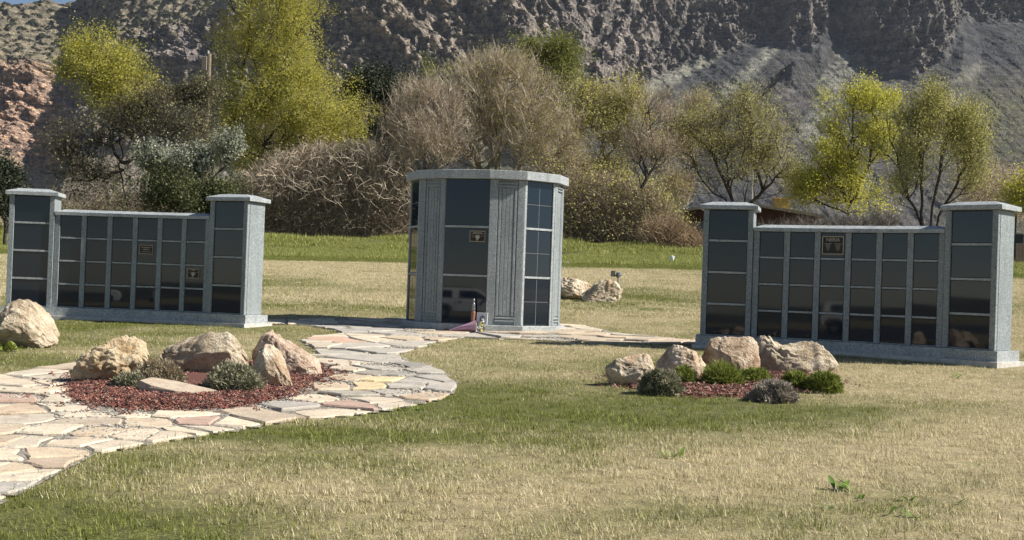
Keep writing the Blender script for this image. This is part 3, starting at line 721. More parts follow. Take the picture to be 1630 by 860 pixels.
# offerings at the foot of the mausoleum
def offerings():
    ang = -R(15.933); base = Vector((-.653, 17.441, 0)); t = Vector((math.cos(ang), math.sin(ang), 0)); n = Vector((math.sin(ang), -math.cos(ang), 0))
    ztop = CZ-.569-.012; zg = CZ-.569-.126
    # figurine candle standing on the ledge
    p = base+t*(.155)+n*.035
    o = thing('figurine', 'slim veiled figurine on a copper-red pedestal standing against the lowest black panel', 'figurine', (p.x, p.y, ztop))
    m = MB(); m.lathe([(.032, 0), (.036, .01), (.030, .02), (.032, .16), (.034, .17), (.024, .18)], 12); m.build('pedestal', plain('copper_red_glass', (.26, .13, .09), .3), o, True)
    m = MB(); m.lathe([(.026, .18), (.030, .21), (.022, .25), (.026, .28), (.018, .295), (.012, .30), (.019, .315), (.021, .33), (.014, .350), (.003, .357)], 12); m.build('statuette', plain('pewter', (.20, .20, .20), .35, .5), o, True)
    m = MB(); m.box((0, -.02, .262), (.034, .018, .012)); m.box((0, -.028, .272), (.010, .012, .03)); m.build('folded_hands', plain('pewter_light', (.4, .4, .4), .4, .4), o)
    # framed picture leaning on the ledge
    p = base+t*(.285)+n*.050
    f = thing('picture_frame', 'small white framed picture leaning against the lowest black panel', 'picture', (p.x, p.y, ztop-.03), ang)
    rx = Matrix.Rotation(R(-9), 3, 'X'); wmat = plain('white_frame', (.72, .72, .70), .5)
    m = MB(); wd, ht = .155, .20; e = .018
    for sx in (-1, 1): m.box(rx @ Vector((sx*(wd/2-e/2), 0, ht/2)), (e, .014, ht), rot=rx)
    for z in (e/2, ht-e/2): m.box(rx @ Vector((0, 0, z)), (wd-2*e-.001, .014, e), rot=rx)
    m.build('frame', wmat, f)
    m = MB(); m.box(rx @ Vector((0, .003, ht/2)), (wd-2*e-.002, .006, ht-2*e-.002), rot=rx); pic = m.build('photo_print', None, f) if False else m.build('photo_print', plain('photo_paper', (.62, .63, .66), .35, var=.1), f)
    m = MB(); rr = random.Random(2)
    for k in range(7):
        a = 2*math.pi*k/7; m.box(rx @ Vector((.026*math.cos(a), -.002, ht/2+.012+.034*math.sin(a))), (.020, .004, .026), rot=rx)
    m.box(rx @ Vector((0, -.002, ht*.26)), (.07, .004, .014), rot=rx)
    m.build('printed_wreath', plain('grey_print', (.13, .14, .16), .4), f)
    # bouquet in pink paper lying on the base step
    p = base+t*(.13)+n*.15
    b = thing('bouquet', 'bouquet of white and yellow flowers in pink paper lying at the foot of the mausoleum', 'flowers', (p.x, p.y, zg), ang)
    def cone(name, r0, r1, L, mat, off=0):
        m = MB(); n_ = 14; A = Vector((-.27, -.02, .02)); Bv = Vector((.12, .0, .095)); d = (Bv-A).normalized(); u = d.orthogonal().normalized(); v = d.cross(u)
        rings = []
        for i, (s, r) in enumerate(((0, r0), (.5, (r0+r1)*.52), (1.0, r1))):
            c = A+(Bv-A)*s; rings.append([c+(u*math.cos(2*math.pi*j/n_)+v*math.sin(2*math.pi*j/n_))*r*(1+.13*math.sin(j*5.1+i)) for j in range(n_)])
        vs = [tuple(q) for r in rings for q in r]; fs = [(i*n_+j, i*n_+(j+1) % n_, (i+1)*n_+(j+1) % n_, (i+1)*n_+j) for i in range(2) for j in range(n_)]
        m.add(vs, fs); return m.build(name, mat, b, smooth=False)
    cone('wrapping_paper', .012, .082, 0, plain('pink_paper', (.45, .27, .36), .6))
    rr = random.Random(5)
    cols = {'white': plain('white_petals', (.75, .75, .70), .6), 'yellow': plain('yellow_petals', (.72, .62, .24), .6)}
    for k in range(18):
        a = rr.uniform(0, 6.28); q = rr.uniform(0, .08); c = Vector((.14+rr.uniform(-.02, .08), math.cos(a)*q-.01, .10+math.sin(a)*q))
        kind = 'yellow' if (c.x > .17 and c.z < .09) or rr.random() < .12 else 'white'
        m = MB(); np_ = 7; rad = rr.uniform(.018, .03)
        for j in range(np_):
            aa = 2*math.pi*j/np_; dx = Vector((math.sin(aa)*.5, -.35, math.cos(aa)))
            pr_ = Vector((0.5, -.8, .3)).cross(dx).normalized()*rad*.42
            m.add([tuple(c), tuple(c+dx*rad*.6+pr_), tuple(c+dx*rad+Vector((0, -.004, 0))), tuple(c+dx*rad*.6-pr_)], [(0, 1, 2, 3)])
        m.lathe([(.006, -.004), (.007, .004), (.003, .009)], 6, tuple(c)); o = m.build('flower', cols[kind], b)
    m = MB()
    for k in range(14):
        c = Vector((.12+rr.uniform(0, .09), rr.uniform(-.07, .05), .03+rr.uniform(0, .12))); d = Vector((rr.uniform(-1, 1), rr.uniform(-1, 0), rr.uniform(-.3, 1))).normalized()*.05
        s = d.cross(Vector((0, 1, .2))).normalized()*.010; m.add([tuple(c), tuple(c+d*.5+s), tuple(c+d), tuple(c+d*.5-s)], [(0, 1, 2, 3)])
    m.build('leaves', plain('bouquet_leaves', (.10, .16, .06), .6), b)
    # dark stick lying on the step left of the bouquet
    p = base+t*(-.13)+n*.14; m = MB()
    for k in range(5):
        x = -.09+k*.035; m.tube((x, .0, .022+.006*math.sin(k)), (x+.037, .004, .022+.006*math.sin(k+1)), .013-.001*k, .012-.001*k, 6)
    m.tube((.03, 0, .02), (.07, -.03, .04), .005, .003, 5); m.tube((-.05, 0, .02), (-.10, -.02, .03), .005, .003, 5)
    o = m.build('stick', plain('dark_bark', (.03, .028, .025), .9)); o.location = (p.x, p.y, zg+.006); o.rotation_euler = (0, 0, ang)
    tag(o, 'short dark stick lying at the foot of the mausoleum left of the pink bouquet', 'stick')
offerings()

# ------------------------------------------------------------------ flagstone path
def stone_mat(name, col, bl=.2):
    m, t, b = newmat(name)
    oi = N(t, 'ShaderNodeObjectInfo').outputs['Random']
    n1 = noise(t, 5, 5, .6); n2 = noise(t, 60, 3, .6); n3 = noise(t, 1.6, 2)
    c = ramp(t, n1, [(.3, tuple(x*.80 for x in col)), (.55, col), (.75, (min(1, col[0]*1.12), min(1, col[1]*1.12), min(1, col[2]*1.15)))])
    c = mixc(t, 1.0, c, ramp(t, n2, [(.32, (.82, .82, .82)), (.6, (1.06, 1.06, 1.06))]), 'MULTIPLY')
    c = mixc(t, 1.0, c, ramp(t, oi, [(0, (.86, .87, .9)), (1, (1.1, 1.08, 1.04))]), 'MULTIPLY')
    c = mixc(t, ramp(t, n3, [(.5, (0, 0, 0)), (.68, (bl, bl, bl))]), c, (.46, .31, .20))
    c = mixc(t, 1.0, c, ramp(t, noise(t, 14, 5, .7), [(.3, (.66, .63, .58)), (.48, (1, 1, 1))]), 'MULTIPLY')
    t.links.new(c, b.inputs['Base Color']); b.inputs['Roughness'].default_value = .9
    add = N(t, 'ShaderNodeMath', operation='ADD'); t.links.new(n1, add.inputs[0]); t.links.new(n2, add.inputs[1]); bump(t, b, add.outputs[0], .35, .012)
    return m
ST = {'c': stone_mat('cream_flagstone', (.57, .495, .38)), 't': stone_mat('tan_flagstone', (.50, .41, .30)), 'p': stone_mat('pink_flagstone', (.48, .335, .26), .35),
      'g': stone_mat('grey_flagstone', (.42, .39, .34), .1), 'o': stone_mat('orange_flagstone', (.50, .39, .28), .35), 'y': stone_mat('yellow_flagstone', (.62, .50, .30)), 'd': stone_mat('dark_grey_flagstone', (.31, .29, .25), .15)}
def path():
    m, t, b = newmat('path_gravel')
    n = N(t, 'ShaderNodeTexVoronoi'); n.inputs['Scale'].default_value = 75; t.links.new(N(t, 'ShaderNodeNewGeometry').outputs['Position'], n.inputs['Vector'])
    c = ramp(t, n.outputs['Color'], [(.1, (.09, .08, .065)), (.5, (.22, .195, .16)), (.9, (.42, .385, .33))])
    t.links.new(c, b.inputs['Base Color']); b.inputs['Roughness'].default_value = .95; bump(t, b, n.outputs['Distance'], .8, .01)
    # gravel sheet following the ground inside the outline
    P = np.array(PATH2); x0, y0 = P.min(0); x1, y1 = P.max(0); st = .10
    xs = np.arange(x0-.1, x1+.2, st); ys = np.arange(y0-.1, y1+.2, st); X, Y = np.meshgrid(xs, ys)
    nx = len(xs); i = (np.arange(nx-1)[None]+np.arange(len(ys)-1)[:, None]*nx).ravel()
    cx = (X[:-1, :-1]+st/2).ravel(); cy = (Y[:-1, :-1]+st/2).ravel(); pts = np.stack([cx, cy], 1)
    ok = in_poly(pts, PATH2) & ~(in_poly(pts, BED1) & (poly_dist(pts, BED1) > .12))
    Q = np.stack([i, i+1, i+nx+1, i+nx], 1)[ok]
    V = np.stack([X.ravel(), Y.ravel(), ground(X, Y).ravel()+.010], 1)
    used = np.unique(Q); mp = -np.ones(len(V), int); mp[used] = np.arange(len(used))
    o = mesh_np('path', V[used], mp[Q], m, smooth=True); tag(o, kind='structure')
    seeds = [(51,595,'c'),(107,586,'t'),(103,601,'c'),(28,611,'c'),(70,610,'c'),(82,623,'c'),(28,637,'p'),(88,636,'c'),(28,653,'o'),(100,652,'c'),(35,669,'c'),(150,662,'c'),(215,664,'c'),(275,664,'c'),(88,688,'c'),
     (144,673,'t'),(237,676,'t'),(319,673,'p'),(223,695,'c'),(372,676,'c'),(116,706,'c'),(14,704,'o'),(195,713,'c'),(296,688,'c'),(70,726,'t'),(84,740,'o'),(37,762,'c'),(12,783,'g'),(-30,800,'c'),(-30,745,'c'),(-30,690,'t'),(-30,650,'c'),(-35,620,'c'),
     (10,732,'c'),(5,752,'t'),(150,690,'t'),(45,705,'c'),(260,697,'c'),(330,686,'c'),
     (403,656,'t'),(454,649,'g'),(418,671,'t'),(498,637,'c'),(518,659,'c'),(554,646,'p'),(525,617,'t'),(585,617,'y'),(556,630,'d'),(636,627,'g'),(600,640,'c'),(640,646,'c'),(679,633,'o'),(648,617,'g'),(661,608,'g'),(610,606,'y'),
     (559,602,'t'),(548,590,'c'),(610,597,'d'),(687,592,'g'),(705,605,'g'),(702,619,'g'),(605,575,'g'),(612,587,'g'),(655,584,'d'),(545,579,'c'),(554,554,'g'),(597,559,'g'),(508,552,'c'),(538,543,'p'),(597,543,'c'),(645,541,'t'),(661,549,'g'),(480,545,'c'),
     (700,541,'t'),(745,536,'g'),(500,521,'g'),(545,528,'g'),(565,520,'d'),(590,527,'g'),(615,519,'g'),(628,531,'g'),(470,514,'c'),(440,513,'c'),(520,513,'c'),(560,513,'t'),(600,512,'c'),(640,514,'t'),(665,536,'g'),(580,535,'c'),(520,535,'c'),
     (915,519,'c'),(942,523,'c'),(900,529,'t'),(945,533,'t'),(985,538,'t'),(1030,542,'t'),(1075,545,'t'),(960,542,'t'),(1000,534,'c'),(1105,546,'t'),(915,538,'t'),(870,537,'g'),(800,536,'g'),(880,524,'c')]
    S = np.array([at(a, b_)[:2] for a, b_, _ in seeds]); kinds = [k for *_, k in seeds]
    # fill holes between the observed stones so that no cell grows too big
    rng = np.random.default_rng(11); x0, y0 = P.min(0); x1, y1 = P.max(0)
    for _ in range(6000):
        q = rng.uniform((x0, y0), (x1, y1))
        if np.min(np.hypot(*(S-q).T)) > .60 and in_poly(q[None], PATH2)[0] and not in_poly(q[None], BED1)[0]:
            S = np.vstack([S, q]); kinds.append(rng.choice(list('cctggt')))
    nreal = len(S); B = np.array([p[:2] for p in BED1]); bc = B.mean(0)
    # the flower bed pushes back the cells
    dum = [];
    for k in range(len(B)):
        for f in (0, .33, .66): q = B[k]*(1-f)+B[(k+1) % len(B)]*f; dum.append(q+(bc-q)/np.linalg.norm(bc-q)*.17)
    A = np.vstack([S, np.array(dum)])
    mono = [(np.array([-.40, 18.3]), 1.08)]
    def clip(poly, mid, nrm):
        out = []; n = len(poly)
        for i in range(n):
            a, b_ = poly[i], poly[(i+1) % n]; da, db = (a-mid)@nrm, (b_-mid)@nrm
            if da <= 0: out.append(a)
            if (da < 0 < db) or (db < 0 < da): out.append(a+(b_-a)*da/(da-db))
        return out
    rr = np.random.default_rng(5); cnt = 0
    for i in range(nreal):
        c = A[i]
        if in_poly(c[None], BED1)[0]: continue
        if np.hypot(*(c-mono[0][0])) < .8: continue
        poly = [np.array(p) for p in PATH2]; d = np.hypot(*(A-c).T); order = np.argsort(d)[1:26]
        for j in order:
            dv = A[j]-c; L = np.linalg.norm(dv)
            if L > 2.2: break
            ang = rr.normal(0, .05); nrm = dv/L; nrm = np.array([nrm[0]*math.cos(ang)-nrm[1]*math.sin(ang), nrm[0]*math.sin(ang)+nrm[1]*math.cos(ang)]) if False else nrm
            hs = np.random.default_rng(min(i, j)*1000+max(i, j)); dl, an = hs.uniform(-.07, .07), hs.normal(0, .16); dl = dl if i < j else -dl
            nrm = np.array([nrm[0]*math.cos(an)-nrm[1]*math.sin(an), nrm[0]*math.sin(an)+nrm[1]*math.cos(an)]); poly = clip(poly, c+dv*(.5+dl)-nrm*rr.uniform(.003, .015), nrm)
            if len(poly) < 3: break
        if len(poly) < 3: continue
        # limit to a plausible stone size
        for a in np.linspace(0, 2*math.pi, 9)[:-1]:
            nrm = np.array([math.cos(a), math.sin(a)]); poly = clip(poly, c+nrm*.62, nrm)
        # drop tiny edges, roughen long ones
        q = [poly[0]]
        for p in poly[1:]:
            if np.linalg.norm(p-q[-1]) > .04: q.append(p)
        if len(q) > 2 and np.linalg.norm(q[0]-q[-1]) < .04: q.pop()
        if len(q) < 3: continue
        ring = []
        for k in range(len(q)):
            a, b_ = q[k], q[(k+1) % len(q)]; L = np.linalg.norm(b_-a); ns = 1 + (L > .2) + (L > .5); tv = (b_-a)/L; nv = np.array([tv[1], -tv[0]])
            for s in range(ns): ring.append(a+(b_-a)*(s/ns)+ (nv*rr.normal(0, .017) if s else (c-a)*rr.uniform(0, .07)))
        ring = np.array(ring); n = len(ring)
        ar = .5*abs(sum(ring[k][0]*ring[(k+1) % n][1]-ring[(k+1) % n][0]*ring[k][1] for k in range(n)))
        if ar < .012: continue
        cc = ring.mean(0); zc = float(ground(*cc)); tl = rr.normal(0, .012, 2); h = rr.uniform(.014, .027)
        def zt(p): return float(ground(*p))*.5 + zc*.5 + (p-cc)@tl + h
        vs = []; 
        for p in ring: vs.append((p[0]-cc[0], p[1]-cc[1], float(ground(*p))-.03-zc))
        for p in ring: vs.append((p[0]-cc[0], p[1]-cc[1], zt(p)-.010-zc))
        for p in ring:
            e = p+(cc-p)/np.linalg.norm(cc-p)*.014; vs.append((e[0]-cc[0], e[1]-cc[1], zt(p)-zc+rr.normal(0, .0015)))
        fs = [(k, (k+1) % n, n+(k+1) % n, n+k) for k in range(n)]+[(n+k, n+(k+1) % n, 2*n+(k+1) % n, 2*n+k) for k in range(n)]+[tuple(range(2*n, 3*n))]
        A2 = sum(ring[k][0]*ring[(k+1) % n][1]-ring[(k+1) % n][0]*ring[k][1] for k in range(n))
        if A2 < 0: fs = [tuple(reversed(f)) for f in fs]
        s = mesh_np('flagstone', np.array(vs), fs, ST[kinds[i]], parent=o); s.location = (cc[0], cc[1], zc); cnt += 1
    # loose pebbles in the joints
    pv = []
    for k in range(3):
        mbv = MB(); mbv.lathe([(.3, -.5), (.9, -.2), (1, .1), (.6, .5), (.2, .62)], 6)
        ob = mbv.build('pebble', plain('pebble_stone', (.34, .31, .26), .9, var=.35, scale=40), link=False)
        for v_ in ob.data.vertices: v_.co *= .008*(1+.5*k/2); v_.co.x *= 1.2+.3*k
        pv.append(ob)
    rg = np.random.default_rng(3); q = rg.uniform(P.min(0), P.max(0), (60000, 2)); q = q[in_poly(q, PATH2)]; q = q[~in_poly(q, BED1)]
    q = q[(pnoise(q[:, 0]*1.3, q[:, 1]*1.3) > .05)][:6000]
    scatter('pebbles', np.c_[q, ground(q[:, 0], q[:, 1])+.014], rg.uniform(0, 6.28, len(q)), rg.uniform(.5, 1.4, len(q)), rg.integers(0, 3, len(q)), pv, label='loose pale pebbles lying in the joints of the flagstone path', cat='gravel', kind='stuff')
    print('flagstones', cnt)
path()

# ------------------------------------------------------------------ mulch beds
def mulch(poly, name, n, seed):
    m = plain('red_mulch_bed', (.10, .035, .025), .95, var=.4, scale=60, bmp=.5)
    B = np.array([p[:2] for p in poly]); c = B.mean(0); K = 64
    # round the outline and lay a low heap inside
    dense = np.array([B[int(k*len(B)/K) % len(B)]*(1-(k*len(B)/K) % 1)+B[(int(k*len(B)/K)+1) % len(B)]*((k*len(B)/K) % 1) for k in range(K)])
    dense += (dense-c)*(.03*np.sin(np.arange(K)*1.7))[:, None]
    vs = [(*c, float(ground(*c))+.07)]
    for s, h in ((.4, .045), (.75, .04), (.93, .025), (1.04, -.01)):
        for p in dense: q = c+(p-c)*s; vs.append((*q, float(ground(*q))+h))
    fs = [(0, 1+k, 1+(k+1) % K) for k in range(K)]+[(1+r*K+k, 1+(r+1)*K+k, 1+(r+1)*K+(k+1) % K, 1+r*K+(k+1) % K) for r in range(3) for k in range(K)]
    base = mesh_np(name, np.array(vs), fs, m, smooth=True); tag(base, kind='structure')
    rg = np.random.default_rng(seed)
    cm = []
    for k, col in enumerate([(.24, .085, .06), (.15, .055, .042), (.34, .19, .14), (.06, .028, .024), (.36, .27, .19)]):
        cm.append(plain('mulch_chip_%s' % ['red', 'brown_red', 'faded_red', 'dark_red', 'bleached'][k], col, .85, var=.25, scale=90))
    va = []
    for k in range(8):
        mb = MB(); L = rg.uniform(.02, .045); wd = rg.uniform(.006, .012)
        for j in range(3):
            rot = Matrix.Rotation(rg.uniform(0, 6.28), 3, 'Z') @ Matrix.Rotation(rg.uniform(-.7, .7), 3, 'Y'); mb.box((rg.normal(0, .012), rg.normal(0, .012), rg.uniform(0, .014)), (L*rg.uniform(.6, 1.2), wd, .004), rot=rot)
        va.append(mb.build('mulch_chip', cm[(0, 1, 2, 3, 0, 1, 3, 4)[k]], link=False))
    q = rg.uniform(B.min(0)-.3, B.max(0)+.3, (n*3, 2)); ins = in_poly(q, poly); d = poly_dist(q, poly)
    q = q[ins | (rg.random(len(q)) < .35*np.exp(-d/.09))][:n]; rel = np.clip(poly_dist(q, poly)/.25, 0, 1)*in_poly(q, poly)
    z = ground(q[:, 0], q[:, 1])+.016+.026*rel
    scatter('mulch_chips', np.c_[q, z], rg.uniform(0, 6.28, len(q)), rg.uniform(.5, 1.1, len(q)), rg.integers(0, 8, len(q)), va, label='red-brown wood chips covering the %s' % ('round bed inside the flagstone path' if seed == 1 else 'oval bed on the lawn before the right wall'), cat='mulch', kind='stuff')
mulch(BED1, 'mulch_bed', 11000, 1); mulch(BED2, 'mulch_bed', 4500, 2)

# ------------------------------------------------------------------ boulders
def bould_mat(name, c1, c2, c3, sc=6):
    m, t, b = newmat(name)
    n1 = noise(t, sc, 6, .62, dist=.6); n2 = noise(t, sc*9, 4, .65); n3 = noise(t, sc*.5, 3)
    c = ramp(t, n1, [(.32, c1), (.52, c2), (.68, c3)])
    c = mixc(t, 1.0, c, ramp(t, n2, [(.3, (.72, .72, .72)), (.62, (1.1, 1.1, 1.1))]), 'MULTIPLY')
    c = mixc(t, 1.0, c, ramp(t, n3, [(.35, (.85, .82, .78)), (.6, (1.05, 1.05, 1.05))]), 'MULTIPLY')
    t.links.new(c, b.inputs['Base Color']); b.inputs['Roughness'].default_value = .92; b.inputs['Specular IOR Level'].default_value = .2
    add = N(t, 'ShaderNodeMath', operation='ADD'); t.links.new(n2, add.inputs[0]); t.links.new(n1, add.inputs[1]); bump(t, b, add.outputs[0], .8, .03); return m
BM = {'tan': bould_mat('tan_boulder', (.36, .245, .13), (.56, .46, .31), (.68, .60, .46)), 'grey': bould_mat('grey_tan_boulder', (.33, .25, .17), (.48, .40, .29), (.60, .52, .40)),
      'pink': bould_mat('pink_boulder', (.33, .21, .15), (.52, .41, .32), (.64, .54, .44)), 'white': bould_mat('pale_boulder', (.40, .28, .18), (.56, .47, .35), (.66, .58, .46)),
      'brown': bould_mat('brown_pink_boulder', (.26, .155, .09), (.46, .36, .26), (.60, .51, .40))}
def ico(sub):
    import bmesh
    bm = bmesh.new(); bmesh.ops.create_icosphere(bm, subdivisions=sub, radius=1); V = np.array([v.co[:] for v in bm.verts]); Fc = np.array([[v.index for v in f.verts] for f in bm.faces]); bm.free(); return V, Fc
ICO6 = ico(6); ICO5 = ico(5); ICO4 = ico(4)
def boulder(label, x0, x1, yb, yt, mat, seed, prof=None, depth=.75, rough=1.0, back=0.0, box=.22, group='boulders set in the beds', planes=22, name='boulder', cat='boulder', rotz=0, lift=0):
    if group == G2 or x0 > 100 and group == G1: yb += 6; xm = (x0+x1)/2; x0, x1 = xm-(xm-x0)*1.05, xm+(x1-xm)*1.05
    V, Fc = ICO6; V = V.copy(); rg = np.random.default_rng(seed)
    if box: V = np.sign(V)*np.abs(V)**(1-box); V /= np.max(np.abs(V))
    for _ in range(planes):
        n = rg.normal(size=3); n[2] *= .8; n /= np.linalg.norm(n); d = rg.uniform(.62, .9); q = V@n-d; V -= np.maximum(q, 0)[:, None]*n*.93
    s = rg.uniform(0, 50)
    r0 = V/np.linalg.norm(V, axis=1)[:, None]
    def cell(P, f):
        return pnoise(P[:, 0]*f+s, P[:, 1]*f+s, P[:, 2]*f)
    dd = .07*cell(V, 1.4)+.09*(np.abs(cell(V, 2.3))-.25)+.065*(.3-np.abs(cell(V, 4.5)))+.03*cell(V, 9)+.012*(np.abs(cell(V, 19))-.2)+.006*cell(V, 40)
    cr = np.abs(cell(V+3, 1.7)+.35*cell(V, 5)); dd -= .05*np.exp(-(cr/.035)**2)
    V = V+r0*(dd*rough)[:, None]
    lo, hi = V.min(0), V.max(0); V = (V-lo)/(hi-lo)*2-1
    pb = at((x0+x1)/2, yb); D = pb[1]+back; wd = (x1-x0)*D/F/2; top = at((x0+x1)/2, yt, D)[2]; base = float(ground(pb[0]*D/pb[1], D)); ht = top-base; dp = wd*depth
    V[:, 2] = (V[:, 2]+1)/2                      # 0..1
    if prof is not None:
        pr = np.interp((V[:, 0]+1)/2, np.linspace(0, 1, len(prof)), prof)
        pr = pr + .03*pnoise(V[:, 0]*7+s, V[:, 1]*3); cur = np.interp((V[:, 0]+1)/2, np.linspace(0, 1, 25), [V[(np.abs((V[:, 0]+1)/2-k/24) < .03), 2].max() for k in range(25)])
        V[:, 2] *= (pr/np.maximum(cur, .3))
    V[:, 2] = V[:, 2]*(ht+.10)-.10
    V[:, 0] *= wd; V[:, 1] *= dp
    if rotz: c, sn = math.cos(rotz), math.sin(rotz); V[:, 0], V[:, 1] = V[:, 0]*c-V[:, 1]*sn, V[:, 0]*sn+V[:, 1]*c
    cx = at((x0+x1)/2, (yb+yt)/2, D+dp)[0]
    o = mesh_np(name, V, Fc, BM[mat], smooth=True); o.location = (cx, D+dp*.85, float(ground(cx, D+dp*.85))+lift)
    return tag(o, label, cat, group)
G1 = 'boulders around the round bed'; G2 = 'boulders in the oval bed'; G3 = 'boulders on the back lawn'
boulder('large round grey-tan boulder on the grass at the left edge, before the left wall', -14, 96, 556, 478, 'grey', 21, prof=[.35, .7, .9, .98, 1, .95, .8, .55, .3], depth=.8, group=G1)
boulder('craggy yellow-tan boulder at the left end of the round mulch bed', 122, 238, 608, 537, 'tan', 33, prof=[.5, .68, .76, .84, .93, 1, .98, .95, .65], depth=.7, rough=1.5, group=G1)
boulder('broad pointed slab boulder in the middle back of the round bed', 256, 404, 598, 528, 'grey', 5, prof=[.62, .74, .82, .88, .97, .97, 1, .78, .30], depth=.45, rough=.7, back=.05, box=.35, group=G1, planes=22)
boulder('pinkish ridged boulder sloping down to the right at the back right of the round bed', 404, 517, 600, 528, 'pink', 18, prof=[.6, .9, 1, .88, .80, .72, .62, .50, .2], depth=.5, rough=1.1, back=.12, group=G1)
boulder('upright pale egg-shaped boulder before the pinkish ridged one', 399, 469, 617, 549, 'white', 12, prof=[.30, .68, .93, 1, .98, .9, .75, .5, .2], depth=.7, rough=.8, group=G1)
boulder('boxy pale boulder at the left end of the oval bed', 963, 1043, 611, 564, 'white', 44, prof=[.75, .86, .9, .92, .95, .98, 1, .95, .6], depth=.7, box=.5, rough=.9, group=G2)
boulder('rounded pale boulder second from the left in the oval bed', 1043, 1122, 605, 550, 'white', 27, prof=[.5, .7, .9, 1, .97, .92, .88, .8, .6], depth=.7, rough=.8, back=.15, group=G2)
boulder('brown and pink veined blocky boulder in the middle of the oval bed', 1120, 1211, 605, 537, 'brown', 9, prof=[.7, .93, .97, .98, .98, .98, 1, 1, .85], depth=.6, box=.45, rough=.9, back=.15, group=G2)
boulder('widest pale boulder with two humps at the right of the oval bed', 1192, 1327, 596, 537, 'grey', 61, prof=[.75, 1, .98, .82, .84, .90, .92, .80, .50], depth=.5, rough=.9, back=.12, box=.4, group=G2)
boulder('rumpled tan rock lying low beside the mausoleum on the back lawn', 872, 952, 478, 442, 'white', 71, prof=[.8, .95, 1, .98, .9, .8, .6], depth=.6, rough=1.1, group=G3)
boulder('pointed tan rock beside the standpipe on the back lawn', 922, 991, 482, 443, 'white', 72, prof=[.45, .6, .75, .95, 1, .9, .7], depth=.55, rough=1.1, group=G3)
def flat_rock():
    p = at(272, 636); m = MB(); pl = [(-.36, -.02), (-.33, .13), (-.10, .17), (.22, .12), (.37, .02), (.26, -.07), (.05, -.14), (-.20, -.10)]
    pl = [(x*.98, y*1.45) for x, y in pl]; c = (0, 0); n = len(pl); vs = []
    for k, (sc, z) in enumerate(((.93, -.06), (1.0, .012), (.985, .045), (.93, .055))): vs += [(x*sc, y*sc, z+.03*(x < -.2)*(k > 0)+.012*math.sin(9*x+k)) for x, y in pl]
    fs = [(r_*n+i, r_*n+(i+1) % n, (r_+1)*n+(i+1) % n, (r_+1)*n+i) for r_ in range(3) for i in range(n)]+[tuple(range(3*n, 4*n))]
    fs = [tuple(reversed(f)) for f in fs]; m.add(vs, fs); o = m.build('flat_rock', ST['t']); o.scale = (.9, .85, .9); o.location = (p[0], p[1]+.17, p[2]+.035); o.rotation_euler = (R(4), R(3), R(-6))
    tag(o, 'flat tan slab lying on the mulch at the front of the round bed', 'rock', G1)
flat_rock()

# ------------------------------------------------------------------ cushion shrubs
def blades(n, base, tip, wd, rg, bend=.0):
    """n narrow leaves; returns vertices and triangles (two per leaf)"""
    d = tip-base; side = np.cross(d, rg.normal(size=(n, 3))); side /= np.linalg.norm(side, axis=1)[:, None]+1e-9
    mid = (base+tip)/2 + rg.normal(size=(n, 3))*np.linalg.norm(d, axis=1)[:, None]*.08
    V = np.stack([base-side*wd[:, None]*.5, base+side*wd[:, None]*.5, mid+side*wd[:, None]*.5, tip, mid-side*wd[:, None]*.5], 1).reshape(-1, 3)
    k = np.arange(n)[:, None]*5; T = np.concatenate([k+[[0, 1, 2]], k+[[0, 2, 4]], k+[[4, 2, 3]]]); return V, T
def shrub(label, x0, x1, yt, yb, mat, seed, n=3800, ln=(.022, .052), name='cushion_shrub', cat='shrub', group=None, wild=.25, depth=.9):
    rg = np.random.default_rng(seed); n = int(n*2.2); yb += 5; p = at((x0+x1)/2, yb); D = p[1]; wd = (x1-x0)*D/F/2; dp = wd*depth
    top = at((x0+x1)/2, yt+2, D+dp*.75)[2]; ht = top-float(ground(p[0], D+dp*.75))-.03
    a = rg.uniform(0, 2*math.pi, n); zf = rg.random(n)**.8; rr_ = np.sqrt(np.clip(1-zf**2.2, 0, 1))
    rr_ *= 1+.13*pnoise(np.cos(a)*1.8+seed, np.sin(a)*1.8+zf*2); 
    dirn = np.stack([np.cos(a)*rr_, np.sin(a)*rr_, zf], 1); sc = np.array([wd, dp, ht])
    L = rg.uniform(*ln, n); rad = 1-rg.random(n)**2*.35
    lump = 1+.24*pnoise(dirn[:, 0]*2.2+seed, dirn[:, 1]*3, dirn[:, 2]*3)
    base = dirn*sc*(rad*lump*.86)[:, None]; nn = dirn/sc; nn /= np.linalg.norm(nn, axis=1)[:, None]+1e-9
    dr = nn+rg.normal(size=(n, 3))*(.45+wild)+np.array([0, 0, .35]); dr /= np.linalg.norm(dr, axis=1)[:, None]
    tip = base+dr*L[:, None]; V, T = blades(n, base, tip, rg.uniform(.004, .009, n), rg)
    rnd = np.clip(.5+.32*pnoise(dirn[:, 0]*2.5+seed*3, dirn[:, 1]*2.5, dirn[:, 2]*2.5)+rg.normal(0, .2, n)+.12*(rad-.85)*3, 0, 1)
    A = np.repeat(rnd, 5)
    Vc, Tc = ICO4; core = Vc*sc*.74; core[:, 2] = np.abs(core[:, 2]); V = np.concatenate([V, core]); T = np.concatenate([T, Tc+n*5]); A = np.concatenate([A, np.zeros(len(core))])
    root = thing(name, label, cat, (at((x0+x1)/2, yb, D+dp)[0], D+dp*.75, float(ground(p[0], D+dp*.3))-.005), 0, group)
    mesh_np('foliage', V[:n*5], T[:n*3], mat, parent=root, attrs={'rnd': ('FLOAT', A[:n*5])})
    mesh_np('woody_core', core, Tc, M['core'], parent=root, smooth=True)
    return root
M['core'] = plain('shrub_wood', (.05, .04, .028), .95, var=.4, scale=25, bmp=.6)
L_sage = leafmat('sage_grey_leaves', (.08, .085, .06), (.20, .19, .14), (.46, .40, .30), .15)
